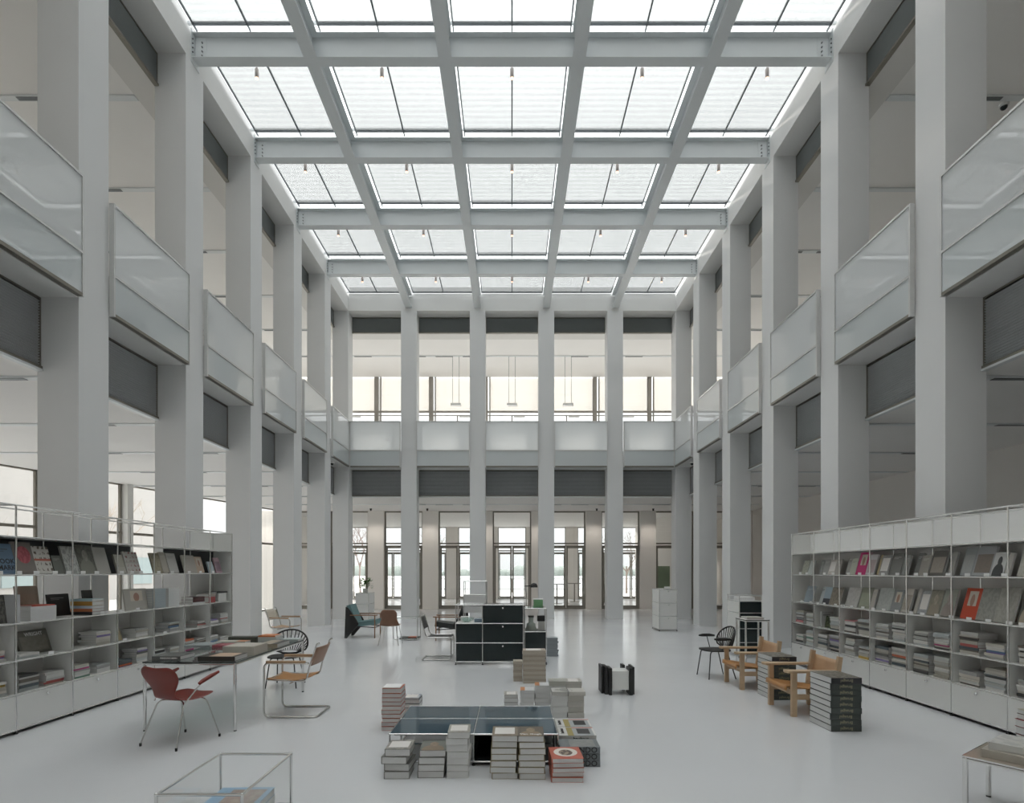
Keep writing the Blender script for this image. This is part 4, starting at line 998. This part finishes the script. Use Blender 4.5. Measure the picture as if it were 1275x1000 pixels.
x, y, w = PX(651, 679.5, 851, .24); pile(x, y, 0, [(w * (.995), .24, .036, (mBe, mBe2)[q_ % 2], 'beige') for q_ in range(13)] + [(w, .24, .036, cover((.46, .41, .34), 'label', (.4, .3, .25), (.3, .2, .15)), 'beige labelled')], 'tall beige stack before the black cabinet', jit=.006)
x, y, w = PX(644.5, 650, 849, .24); pile(x - .03, y, 0, [(.14, .2, .045, (mBe, mBe2)[q_ % 2], 'beige') for q_ in range(7)], 'slim beige stack by the tall one', jit=.003)
x, y, w = PX(678, 693.5, 817.5, .24); pile(x, y, 0, [(.30, .22, .034, cover((.33, .36, .38), 'plain'), 'blue-grey')] * 11, 'blue-grey stack behind the black cabinet', jit=.012)
# heavy volumes beside the easy chairs; lettering on each spine
mBr = cover((.055, .065, .06), 'plain', fg2=(.08, .09, .08)); mBrT = cover((.03, .03, .035), 'full', (.22, .20, .14), (.34, .31, .26))
M_GOLD = mat('faded_gold_print', (.26, .24, .16), .5)
for (xx, yy, n, nm) in ((3.575, 6.13, 9, 'heavy dark stack before the near easy chair'), (3.62, 7.58, 9, 'heavy dark stack between the easy chairs')):
    o_ = pile(xx, yy, 0, [(.325, .43, .064, mBr, 'dark green')] * (n - 1) + [(.325, .43, .066, mBrT, 'black painting-covered')], nm, jit=.004)
    for bk, M_, L_, Wd_, T_ in o_:
        text(M_ @ Matrix.Translation((.0, -Wd_ / 2 - .001, T_ / 2)) @ Matrix.Rotation(PI / 2, 4, 'X') @ Matrix.Rotation(PI, 4, 'Z'), 'Bruegel', .045, M_GOLD, bk)
# bright boxes behind the far easy chair
for k, (c, n) in enumerate((((.10, .25, .14), 'green'), ((.45, .10, .12), 'red'), ((.50, .18, .06), 'orange'), ((.52, .36, .14), 'yellow'))):
    book(T3(4.27, 9.0, .0 + k * .075 + (.12 if False else 0)), .26, .34, .074, cover(c, 'plain'), '%s box in the bright pile behind the far easy chair' % n, 'bright boxes behind the easy chair', 'colour_box', cat='box', body=True)
book(T3(4.27, 9.0, .30), .24, .3, .05, M_CARD, 'cream box on top of the bright pile', 'bright boxes behind the easy chair', 'colour_box', cat='box', body=True)
# things on the glass table (top at .74)
ZT = .745
def ontable(px0, px1, py, L2, T, m, lab, z=ZT, rz=0, body=False, name='table_book', cat='book'):
    x0, Y = at(px0, py, z); x1, _ = at(px1, py, z)
    return book(T3((x0 + x1) / 2, Y + L2 / 2, z, rz), x1 - x0, L2, T, m, lab, 'books on the glass table', name, cat=cat, body=body)
dk = cover((.10, .105, .10), 'plain', fg2=(.4, .4, .38)); dk2 = cover((.14, .145, .14), 'plain', fg2=(.4, .4, .38))
o1 = ontable(189, 224, 822, .28, .038, dk2, 'dark grey book, lower of two at the near end of the glass table', rz=.0)
o2 = ontable(189, 224, 822, .28, .038, dk, 'dark grey book, upper of two at the near end of the glass table', z=ZT + .039)
for o_ in (o1, o2): text(o_.matrix_world.normalized() if False else Matrix.Translation(o_.matrix_world.to_translation() + Vector((.03, -.141, .019))) @ Matrix.Rotation(PI / 2, 4, 'X'), 'WINDOWS MEMO', .022, M_CARD, o_)
ontable(246, 292, 823.5, .30, .05, cover((.05, .045, .04), 'photo', (.62, .46, .34), (.50, .34, .24)), 'black-spined art book with a peach cover at the table corner')
ontable(277, 316, 816, .36, .10, mat('beige_box', (.47, .44, .39), .7), 'large beige archive box on the glass table', body=True, name='archive_box', cat='box')
ontable(229, 261, 806.5, .3, .03, cover((.30, .33, .33), 'plain'), 'grey book behind the dark pair on the glass table')
ontable(264, 288, 806.5, .2, .03, cover((.35, .08, .10), 'plain'), 'crimson book beside the grey one on the glass table')
ontable(268, 305, 801.6, .17, .028, cover((.55, .52, .47), 'band', (.5, .2, .1), (.5, .2, .1)), 'cream book with an orange stripe on the glass table')
ontable(284, 318, 798.8, .16, .06, cover((.07, .075, .06), 'plain'), 'dark olive box at the far side of the glass table', body=True, name='archive_box', cat='box', rz=0)
ontable(321, 345, 806.5, .40, .045, cover((.40, .34, .26), 'band', (.03, .03, .03), (.03, .03, .03)), 'buff book with a black spine patch on the glass table')
ontable(321, 344, 799.4, .24, .065, cover((.55, .55, .53), 'plain'), 'thick white book with orange jacket below, glass table')
_x0, _y = at(321, 799.4, ZT); _x1, _ = at(342, 799.4, ZT); book(T3((_x0 + _x1) / 2, _y + .12, ZT + .065), _x1 - _x0, .22, .02, cover((.55, .16, .04), 'plain'), 'orange book on top of the thick white one, glass table', 'books on the glass table', 'table_book')
ontable(348, 371, 799, .20, .03, cover((.42, .47, .46), 'plain'), 'pale glass-green folder at the far corner of the glass table')
# ---------------------------------------------------------------- tables
def tube_table(name, label, x0, x1, y0, y1, h, rz=0, loc=None, top=None, cat='table'):
    loc = loc or (x0, y0, 0); w = x1 - x0; d = y1 - y0
    t = thing(name, label, cat, loc, rz)
    for x in (0, w):
        for y in (0, d):
            l = obj('leg', MB().tube([(x, y, .012), (x, y, h - .02)], .0175, 10), M_CHROME, t)
            obj('foot', MB().lathe([(.016, 0), (.016, .012), (.008, .014)], 8, Matrix.Translation((x, y, 0))), M_BLACKM, l)
    f = MB()
    for y in (0, d): f.tube([(0, y, h - .026), (w, y, h - .026)], .013, 8)
    for x in (0, w): f.tube([(x, 0, h - .026), (x, d, h - .026)], .013, 8)
    for x in (0, w):
        for y in (0, d): f.ball((x, y, h - .02), .016, 8)
    obj('frame', f, M_CHROME, t)
    obj('table_top', MB().box(-.012, w + .012, -.012, d + .012, h - .009, h), top or M_GLASST, t)
    e = MB()
    for (a0, a1, b0, b1) in ((-.016, w + .016, -.016, -.012), (-.016, w + .016, d + .012, d + .016), (-.016, -.012, -.012, d + .012), (w + .012, w + .016, -.012, d + .012)): e.box(a0, a1, b0, b1, h - .011, h)
    obj('edge_strip', e, M_BLACKP if h > .7 else M_CHROME, t)
    return t
tube_table('glass_table', 'large glass-topped table on chrome legs covered with books', -3.945, -2.975, 5.946, 7.87, .744)
# low blue table: two by two bays
def lowtable():
    x0, y0 = -1.085, 4.90; t = modular('low_table', 'low chrome table with four petrol blue glass tops amid book stacks', 'table', [0, .745, 1.49], [.03, .272], 1.0, (x0, y0, 0), 0,
        [('cover', i, 1, M_TEALTOP, a, a + .5) for i in (0, 1) for a in (0, .5)] + [('shelf', 1, 0, M_BLACKP), ('back', 1, 0, M_BLACKP), ('side', 1, 0, M_BLACKP)], ys=[0, .5, 1.0])
    return t
lowtable()
# open glass-sided display frame at the near edge
t = modular('display_case', 'low open chrome frame display case holding a bright atlas, camera end', 'display case', [0, .505], [.05, .406], .72, (-2.09, 3.25, 0), 0, [('shelf', 0, 0, M_TEALTOP)])
for x in (0, .505): obj('glass_side', MB().box(x - .002, x + .002, .01, .71, .06, .396), M_GLASS, t)
R = random.Random(5)
mAt = cover((.26, .38, .50), 'label', (.4, .5, .6), (.3, .4, .5))
def atlas_cover():
    m = cover((.28, .42, .56), 'photo', (.50, .46, .36), (.22, .12, .14)); return m
for k in range(3):
    book(T3(-1.83, 3.62, .058 + k * .05, .03 * k - .03), .36, .50, .049, atlas_cover() if k == 2 else mWh, 'blue-bordered picture atlas on top inside the display case' if k == 2 else 'white volume, %s up, under the atlas in the display case' % ORD[k + 1], 'volumes in the display case')
# turned low table at the other near corner
th = math.atan2(-.82, .57); C0 = Vector((3.22, 3.93, 0))
t = tube_table('small_table', 'small chrome low table with books at the camera end by the white-topped bookcase', 0, .75, 0, .5, .41, th, (C0.x, C0.y, 0), top=mat('clay_glass_top', (.34, .29, .24), .12, coat=.3))
MT = T3(C0.x, C0.y, 0, th)
book(MT @ T3(.34, .24, .411), .54, .36, .055, cover((.40, .37, .32), 'plain'), 'taupe volume lying under the pale map-covered book, small table', 'volumes on the small table')
book(MT @ T3(.36, .27, .467, .02), .52, .34, .05, cover((.52, .51, .48), 'full', (.56, .55, .52), (.40, .40, .39)), 'large book with pale map cover, top of the small table', 'volumes on the small table', name='atlas_book')
x_, y_ = 3.98, 4.20
mRb = cover((.30, .04, .05), 'plain', fg2=(.02, .02, .02)); mKb = cover((.05, .03, .03), 'plain', fg2=(.4, .06, .07)); mCb = cover((.50, .46, .36), 'plain')
pile(4.83, 5.02, 0, [(.28, .26, .07, mRb, 'crimson'), (.28, .26, .07, mKb, 'black'), (.28, .26, .07, mRb, 'crimson'), (.28, .26, .07, mKb, 'black'), (.28, .26, .07, mRb, 'crimson'), (.28, .26, .05, mKb, 'black'), (.27, .26, .04, mCb, 'cream')], 'red and black stack behind the small table')

# ---------------------------------------------------------------- cabinets
YC = 10.13
zc = [.056, .401, .757, 1.096]
desk = modular('black_cabinet', 'black-fronted chrome frame counter cabinet with three knobbed drawers', 'cabinet', [0, .49, 1.235], zc, .5, (-1.03, YC, 0), 0,
    [('plain', 0, 0, M_BLACK), ('plain', 0, 1, M_BLACK), ('drawer', 1, 0, M_BLACK), ('drawer', 1, 1, M_BLACK), ('drawer', 1, 2, M_BLACK),
     ('shelf', 0, 2, M_WHITE2), ('cover', 1, 3, M_BLACK, 0, .5), ('side', 2, 2, M_BLACK), ('side', 1, 2, M_BLACK), ('side', 0, 0, M_BLACK), ('side', 0, 1, M_BLACK)])
obj('glass_shelf', MB().box(.008, .482, .01, .49, 1.096, 1.102), M_GLASS, desk)
wing = modular('side_cabinet', 'lower black chrome frame wing with open shelf beside the black counter', 'cabinet', [0, .395], [.056, .60, 1.03], .5, (.234, YC + .05, 0), 0,
    [('plain', 0, 0, M_BLACK), ('shelf', 0, 1, M_BLACK)])
obj('glass_shelf', MB().box(.008, .387, .01, .49, 1.03, 1.038), M_GLASST, wing)
t = modular('display_rack', 'tall thin chrome rack with two white trays behind the black counter', 'rack', [0, .45], [.05, .55, 1.05, 1.51], .35, (-.97, 11.1, 0), 0, [])
obj('tray', MB().box(.01, .44, .0, .30, 1.08, 1.24), M_CARD, t); obj('tray', MB().box(.01, .44, .0, .30, .88, 1.01), M_CARD, t)
def small(name, label, cat, x, y, z, parts, group=None):
    t = thing(name, label, cat, (x, y, z), 0, group)
    for n, mb, m in parts: obj(n, mb, m, t)
    return t
lampt = small('desk_lamp', 'black-headed reading lamp standing on the wing of the black counter', 'lamp', .275, YC + .32, 1.039, [
    ('base', MB().lathe([(.07, 0), (.07, .012), (.01, .016)], 16), M_CHROME2), ('pole', MB().tube([(0, 0, .01), (0, 0, .40)], .006), M_CHROME2),
    ('arm', MB().tube([(-.03, 0, .395), (.10, 0, .40)], .010), M_BLACKM), ('lamp_head', MB().lathe([(.07, -.03), (.065, .01), (.045, .04), (.012, .055)], 14, Matrix.Translation((.14, 0, .40))), M_BLACKM)])
small('green_display_box', 'green and clear acrylic display box on the wing of the counter', 'box', .48, YC + .18, 1.039, [
    ('box_body', MB().box(-.08, .09, -.08, .08, 0, .15), mat('green_acrylic', (.16, .36, .17), .2)), ('lid', MB().box(-.085, .095, -.085, .085, .15, .165), M_CARD), ('stand', MB().box(-.10, .10, -.1, .1, 0, .035), M_GLASST)])
small('pump_jar', 'greenish glass jar with dark stopper on the open shelf of the wing', 'jar', .355, YC + .2, .608, [
    ('jar_body', MB().lathe([(.10, 0), (.105, .03), (.085, .09), (.085, .13), (.045, .15), (.045, .25)], 16), mat('grey_green_glass', (.28, .31, .28), .15)), ('stopper', MB().lathe([(.055, .25), (.055, .28)], 14), M_BLACKM)])
small('black_case', 'small black case on a white stand on the open shelf of the wing', 'case', .555, YC + .30, .608, [
    ('stand', MB().box(-.06, .06, -.05, .05, 0, .17), M_WHITE2), ('case_body', MB().box(-.08, .06, -.07, .07, .17, .27), M_BLACKM)])
small('glass_bowl', 'clear low glass dish inside the open bay of the black counter', 'dish', -.84, YC + .16, .764, [
    ('bowl', MB().lathe([(.05, 0), (.13, .05), (.14, .09), (.13, .09), (.045, .01)], 18), M_GLASST)])
book(T3(-.63, YC + .25, .764), .14, .2, .06, cover((.25, .33, .42), 'plain'), 'blue book in the open bay of the black counter', 'items on the black counter')
book(T3(-.90, YC + .41, .764), .14, .14, .09, M_CARD, 'white carton in the open bay of the black counter', 'items on the black counter', name='carton', cat='box', body=True)
for i in range(1):
    book(T3(.10, YC + .8, 0), .3, .22, .1, M_CARD, 'white carton on the floor behind the black counter', 'items on the black counter', name='carton', cat='box', body=True)

modular('white_cabinet', 'white three-drawer chrome frame cabinet by the rear corner, blank-wall side', 'cabinet', [0, .50], [.05, .42, .80, 1.19], .78, (4.21, 15.8, 0), 0,
    [('front', 0, j, M_WHITE) for j in range(3)] + [('side', 0, j, M_WHITE) for j in range(3)] + [('side', 1, j, M_WHITE) for j in range(3)] + [('cover', 0, 3, M_WHITE, 0, .78)])
small('card_holder', 'small white card holder on the white three-drawer cabinet', 'card holder', 4.47, 15.95, 1.199, [('box_body', MB().box(-.08, .08, -.02, .02, 0, .07), M_CARD), ('base', MB().box(-.1, .1, -.06, .06, 0, .008), M_GLASST)])
modular('white_cabinet', 'white chrome frame cabinet with a potted plant behind the teal armchair', 'cabinet', [0, .42], [.05, .34, .63, .985], .75, (-5.14, 18.2, 0), 0,
    [('plain', 0, j, M_WHITE) for j in range(3)] + [('side', 1, j, M_WHITE) for j in range(3)] + [('cover', 0, 3, M_WHITE, 0, .75)])
t = thing('potted_plant', 'green potted plant standing on the white cabinet behind the teal armchair', 'plant', (-4.92, 18.55, .994))
obj('pot', MB().lathe([(.07, 0), (.10, .14), (.09, .14)], 14), M_WHITE, t)
mb = MB(); Rp = random.Random(2)
for i in range(170):
    a = Rp.uniform(0, 2 * PI); r0 = Rp.uniform(.02, .2); z = Rp.uniform(.14, .46); c = Vector((r0 * math.cos(a), r0 * math.sin(a), z)); d = Vector((math.cos(a), math.sin(a), Rp.uniform(-.3, .8))).normalized() * .13; s = Vector((-math.sin(a), math.cos(a), 0)) * .04
    mb.add([c, c + d * .5 + s, c + d, c + d * .5 - s], [(0, 1, 2, 3)])
obj('foliage', mb, M_PLANT, t, kind='stuff')
t = modular('open_cabinet', 'white-sided cabinet with dark drawers and open glass top behind the slatted armchair', 'cabinet', [0, .44], [.05, .30, .575, .885, 1.115, 1.226], .60, (4.51, 10.97, 0), 0,
    [('plain', 0, j, M_BLACK) for j in range(4)] + [('side', 0, j, M_WHITE) for j in range(4)] + [('side', 1, j, M_WHITE) for j in range(4)] + [('cover', 0, 4, M_WHITE, 0, .6)])
book(T3(4.72, 11.25, 1.125), .30, .3, .07, M_CARD, 'white flat box inside the open glass top of the dark-drawered cabinet', 'cabinet contents', 'flat_box', cat='box', body=True)
t = tube_table('side_table', 'white tube nesting side table before the dark-drawered cabinet', 0, .40, 0, .40, .86, 0, (4.12, 9.75, 0), top=M_WHITE)
book(T3(4.32, 9.95, .861), .30, .28, .035, cover((.5, .48, .45), 'plain'), 'pale book lying on the white nesting side table', 'book on the nesting table')
book(T3(4.72, 8.6, 0), .05, .3, .33, M_BLACKM, 'narrow black slipcase standing by the end of the white-topped bookcase', 'slipcase by the bookcase', 'slipcase', cat='box', body=True)

# black and white plank stool
t = thing('plank_stool', 'small white block stool held between upright black planks', 'stool', (1.50, 7.67, 0))
obj('seat_block', MB().box(-.11, .12, .0, .26, .07, .33), M_WHITE, t)
for (x0, x1, y0, y1, z0, z1) in ((-.155, -.115, -.02, .22, 0, .37), (-.205, -.165, .04, .30, .0, .38), (-.245, -.215, .10, .36, .0, .38), (.125, .17, -.02, .22, 0, .37), (.175, .205, .03, .30, 0, .38), (.08, .12, .265, .42, .0, .37)):
    obj('plank', MB().box(x0, x1, y0, y1, z0, z1), M_BLACKM, t)

# ---------------------------------------------------------------- chairs (all face local +x)
def shell_chair(loc, rz, label):
    t = thing('shell_armchair', label, 'chair', loc, rz)
    prof = [(.235, .455, .13), (.22, .462, .195), (.12, .455, .235), (.0, .440, .245), (-.10, .438, .215), (-.165, .455, .165), (-.20, .50, .135), (-.215, .56, .150), (-.235, .63, .215), (-.262, .70, .25), (-.285, .76, .23), (-.295, .785, .16)]
    rows = []
    for i, (x, z, hw) in enumerate(prof):
        row = []
        for j in range(9):
            s = -1 + j / 4; y = hw * s; cx = .02 * s * s if i > 6 else 0; cz = .012 * s * s if i < 6 else 0
            if i >= 10: cz += .012 * abs(s) * (1 if i == 11 else .3)
            row.append((x + cx, y, z + cz))
        rows.append(row)
    o = obj('seat_shell', MB().sheet(rows, .016), M_REDL, t); md = o.modifiers.new('s', 'SUBSURF'); md.levels = md.render_levels = 1
    for s in (-1, 1):
        for fx, fy, tx in ((.24, .235, .13), (-.26, .235, -.12)):
            l = obj('leg', MB().tube(fillet([(tx * .5, s * .05, .425), (tx, s * .17, .425), (fx, s * fy, .02)], .06), .0075, 8), M_CHROME2, t)
            obj('foot', MB().lathe([(.011, 0), (.012, .03)], 8, Matrix.Translation((fx, s * fy, 0))), M_BLACKM, l)
        a = obj('armrest', MB().tube(fillet([(-.14, s * .20, .42), (-.02, s * .27, .60), (.17, s * .275, .665)], .05), .0075, 8), M_CHROME2, t)
        obj('arm_pad', MB().tube([(-.04, s * .272, .605), (.0, s * .275, .625), (.1, s * .277, .66), (.19, s * .276, .685)], [.014, .021, .021, .013], 10), M_REDL, a)
    return t
shell_chair((-3.34, 5.60, 0), PI / 2 - math.radians(19), 'red leather shell armchair on thin chrome legs at the glass table')
def cantilever(loc, rz, label, seat, back, arm, arms=True, nm='cantilever_armchair'):
    t = thing(nm, label, 'chair', loc, rz); w = .26
    # base loop, front uprights and arms in one bent tube: open towards the back
    if arms:
        pts = [(-.24, -w, .64), (.28, -w, .64), (.28, -w, .012 + .0), (-.33, -w, .012), (-.33, w, .012), (.28, w, .012), (.28, w, .64), (-.24, w, .64)]
        f = MB().tube(fillet(pts, .07), .0125, 10)
        for s in (-1, 1): f.tube(fillet([(.24, s * (w - .03), .44), (-.20, s * (w - .03), .42), (-.25, s * (w - .03), .62), (-.33, s * (w - .03), .86), (-.36, s * (w - .03), .87)], .05), .0105, 8)
        f.tube([(-.02, -w, .40), (-.02, w, .40)], .008, 6).tube([(.24, -w, .44), (.24, w, .44)], .0105, 8)
        z0 = .44
    else:
        pts = [(-.33, -w, .84), (-.22, -w, .44), (.26, -w, .44), (.26, -w, .012), (-.30, -w, .012), (-.30, w, .012), (.26, w, .012), (.26, w, .44), (-.22, w, .44), (-.33, w, .84)]
        f = MB().tube(fillet(pts, .06), .0125, 10).tube([(-.33, -w, .84), (-.33, w, .84)], .010, 8)
    obj('frame', f, M_CHROME2, t)
    rows = [[(.26 - i * .065, -w + .02 + j * (2 * w - .04) / 6, .455 - .025 * math.sin(PI * i / 7) - .01 * math.sin(PI * j / 6)) for j in range(7)] for i in range(8)]
    obj('seat', MB().sheet(rows, .006), seat, t)
    rows = [[(-.245 - i * .022 - .02 * math.sin(PI * j / 6), -w + .02 + j * (2 * w - .04) / 6, .60 + i * .055) for j in range(7)] for i in range(5)]
    obj('backrest', MB().sheet(rows, .006), back, t)
    if arms:
        for s in (-1, 1): obj('arm_pad', MB().box(-.20, .25, s * w - .022, s * w + .022, .642, .668), arm, t)
    return t
cantilever((-2.62, 6.73, 0), PI, 'tan leather chrome cantilever armchair beside the glass table', M_COGNAC, mat('mauve_tan_leather', (.33, .20, .14), .5, var=.1), M_WOODARM)
cantilever((-5.25, 12.75, 0), -.12, 'canvas-backed chrome cantilever armchair beyond the open-topped bookcase', M_LEATHER, M_PALEL, M_WOODARM)
cantilever((-1.43, 10.88, 0), 0, 'black armless cantilever chair beside the black counter', M_BLACKM, M_BLACKP, None, arms=False, nm='cantilever_chair')
def fan_chair(loc, rz, label, arms=True):
    t = thing('fan_back_chair', label, 'chair', loc, rz)
    poly = []
    for i in range(28):
        a = 2 * PI * i / 28; c, s = math.cos(a), math.sin(a); poly.append((.225 * (abs(c) ** .75) * (1 if c > 0 else -1), .24 * (abs(s) ** .75) * (1 if s > 0 else -1)))
    obj('seat', MB().prism(poly, .437, .455), M_BLACKM, t)
    def Q(u, w_): return Vector((-.19 - .26 * w_ + .75 * u * u, u, .47 + .93 * w_))
    arc = [Q(.275 * math.sin(a), .155 + .215 * math.cos(a)) for a in [math.radians(-118 + 236 * i / 24) for i in range(25)]]
    b = MB().tube(arc, .013, 8).tube([Q(-.24, .055), Q(-.1, .0), Q(0, -.01), Q(.1, .0), Q(.24, .055)], .014, 8)
    b.tube([Q(-.07, -.0), (-.17, -.07, .45)], .012, 6).tube([Q(.07, -.0), (-.17, .07, .45)], .012, 6)
    obj('back_frame', b, M_BLACKM, t)
    s = MB()
    for i in range(15):
        a = math.radians(-98 + 196 * i / 14); s.tube([Q(.14 * math.sin(a) * .9, .015 + .02 * abs(math.cos(a))), Q(.205 * math.sin(a), .085 + .11 * math.cos(a)), Q(.272 * math.sin(a), .155 + .213 * math.cos(a))], [.006, .0065, .008], 6)
    obj('back_slats', s, M_BLACKM, t)
    for sg in (-1, 1):
        obj('leg', MB().tube(fillet([(.05, sg * .10, .43), (.15, sg * .17, .43), (.20, sg * .22, .0)], .05), .009, 8), M_BLACKP, t)
        obj('leg', MB().tube(fillet([(-.05, sg * .10, .43), (-.13, sg * .16, .43), (-.25, sg * .21, .0)], .05), .009, 8), M_BLACKP, t)
        if arms:
            a = obj('arm_support', MB().tube([(-.02, sg * .21, .44), (.0, sg * .285, .63)], .008, 6), M_BLACKP, t)
            obj('arm_pad', MB().tube([(-.13, sg * .275, .64), (-.04, sg * .29, .648), (.07, sg * .29, .648), (.14, sg * .275, .645)], [.016, .026, .026, .014], 8), M_BLACKM, a)
    return t
fan_chair((3.29, 8.98, 0), PI + .10, 'black fan-backed armchair with thin legs before the far easy chair')
fan_chair((-3.39, 8.28, 0), -PI / 2 + .06, 'black fan-backed chair at the far end of the glass table', arms=False)
def easy_chair(loc, rz, label):
    t = thing('easy_chair', label, 'chair', loc, rz, group='oak and saddle leather easy chairs'); w = .29
    for s in (-1, 1):
        obj('leg', MB().box(.24, .30, s * w - .022, s * w + .022, 0, .52), M_OAK, t)
        y = s * w
        q = [(-.20, 0), (-.26, 0), (-.235, .22), (-.30, .70), (-.25, .71), (-.185, .30)]
        mb = MB(); vs = [(a, y - .022, b) for a, b in q] + [(a, y + .022, b) for a, b in q]; n = 6
        mb.add(vs, [tuple(range(n)), tuple(range(2 * n - 1, n - 1, -1))] + [(i, i + n, (i + 1) % n + n, (i + 1) % n) for i in range(n)])
        obj('rear_leg', mb, M_OAK, t)
        obj('armrest', MB().prism([(-.25, y - .025), (.0, y - .045), (.36, y - .07), (.385, y), (.36, y + .07), (.0, y + .045), (-.25, y + .025)], .52, .545), M_OAK, t)
        obj('stretcher', MB().box(-.23, .25, s * w - .015, s * w + .015, .20, .26), M_OAK, t)
    obj('front_rail', MB().box(.255, .285, -w, w, .25, .31), M_OAK, t)
    obj('back_rail', MB().box(-.235, -.205, -w, w, .17, .23), M_OAK, t)
    rows = [[(.34 - i * .082, -.30 + j * .075 if False else -.265 + j * .53 / 8, .355 - .012 * i - .03 * math.sin(PI * j / 8) * math.sin(PI * (i + 1) / 9)) for j in range(9)] for i in range(8)]
    rows = [[(.345, y, .30) for (_, y, _) in rows[0]]] + rows
    obj('seat', MB().sheet(rows, .008), M_COGNAC, t)
    rows = [[(-.245 - i * .012 - .045 * math.sin(PI * j / 8), -w + j * 2 * w / 8, .44 + i * .055 - .02 * math.sin(PI * j / 8)) for j in range(9)] for i in range(5)]
    obj('backrest', MB().sheet(rows, .008), M_LEATHER, t)
    return t
easy_chair((3.60, 6.83, 0), PI, 'oak easy chair with tan leather sling, before the near dark book stack')
easy_chair((3.60, 8.30, 0), PI, 'oak easy chair with tan leather sling, next to the black fan-backed armchair')
def fauteuil(loc, rz, label, fabric, side):
    t = thing('upholstered_armchair', label, 'chair', loc, rz); w = .33
    obj('seat', MB().box(-.24, .30, -.27, .27, -.06, .06, Matrix.Translation((0, 0, .37)) @ Matrix.Rotation(-.13, 4, 'Y')), fabric, t)
    obj('backrest', MB().box(-.05, .05, -.27, .27, -.26, .26, Matrix.Translation((-.33, 0, .60)) @ Matrix.Rotation(-.36, 4, 'Y')), fabric, t)
    for s in (-1, 1):
        y = s * (w - .03); q = [(-.50, .0), (-.44, .0), (-.14, .36), (-.20, .48), (-.42, .78), (-.47, .80)]
        mb = MB(); n = 6; mb.add([(a, y - .018, b) for a, b in q] + [(a, y + .018, b) for a, b in q], [tuple(range(n)), tuple(range(2 * n - 1, n - 1, -1))] + [(i, i + n, (i + 1) % n + n, (i + 1) % n) for i in range(n)])
        obj('side_panel', mb, side, t)
        obj('armrest', MB().prism([(-.36, y - .025), (.30, y - .04), (.34, y), (.30, y + .04), (-.36, y + .025)], .575, .60), M_WOOD, t)
        obj('leg', MB().tube([(.27, y, .575), (.27, y, .0)], [.016, .014], 8), M_WOOD, t)
    obj('frame', MB().tube([(.27, -w + .03, .27), (.27, w - .03, .27)], .012, 8).tube([(-.2, -w + .05, .30), (.27, -w + .05, .27)], .012, 8).tube([(-.2, w - .05, .30), (.27, w - .05, .27)], .012, 8), M_BLACKM, t)
    return t
fauteuil((-3.78, 14.45, 0), 0, 'teal upholstered armchair with wooden arms and dark tapering rear legs', M_TEAL, M_BLACKM)
fauteuil((-1.60, 13.9, 0), PI, 'dark upholstered armchair mostly hidden behind the black counter', M_BLACKP, M_BLACKM)
def wing_chair(loc, rz):
    t = thing('leather_side_chair', 'brown leather side chair with chrome legs beside the teal armchair', 'chair', loc, rz)
    rows = []
    for x, z, hw in ((.22, .445, .20), (.12, .45, .215), (-.02, .44, .22), (-.14, .44, .225), (-.19, .47, .23), (-.21, .54, .215), (-.225, .62, .17), (-.245, .70, .20), (-.27, .78, .19), (-.28, .83, .12)):
        rows.append([(x + (.05 * (s * s) if z > .46 else 0), hw * s, z + (.02 * s * s if z < .46 else 0)) for s in [-1 + j / 4 for j in range(9)]])
    o = obj('seat_shell', MB().sheet(rows, .022), M_BROWNL, t); md = o.modifiers.new('s', 'SUBSURF'); md.levels = md.render_levels = 1
    for s in (-1, 1):
        for a, b in ((.16, .22), (-.16, -.25)): obj('leg', MB().tube([(a, s * .16, .43), (b, s * .235, 0)], .009, 8), M_CHROME2, t)
    return t
wing_chair((-2.84, 12.95, 0), PI / 2)
# chrome side table beyond the brown chair: a C-shaped frame with a lower tray
t = thing('chrome_side_table', 'chrome side table with a low tray beyond the brown leather chair', 'table', (-2.95, 13.75, 0))
f = MB()
for y in (0, .45): f.tube(fillet([(0, y, .55), (.60, y, .55), (.60, y, .02), (0, y, .02), (0, y, .55)], .03), .010, 8)
f.tube([(0, 0, .55), (0, .45, .55)], .01).tube([(.6, 0, .55), (.6, .45, .55)], .01).tube([(.6, 0, .02), (.6, .45, .02)], .01)
obj('frame', f, M_CHROME2, t); obj('table_top', MB().box(.01, .59, .01, .44, .553, .563), M_GLASST, t); obj('tray', MB().box(.15, .59, .01, .44, .03, .045), M_BLACKP, t)
book(T3(-2.50, 13.95, .046), .2, .25, .02, mOr, 'orange magazine on the low tray of the chrome side table', 'side table magazine', 'magazine', cat='magazine')
bpy.context.view_layer.update()

for _o in bpy.data.objects:
    if _o.get('label') and not 4 <= len(_o['label'].replace('-', 'x').split()) <= 16: print('LABELLEN', _o.name, _o['label'])
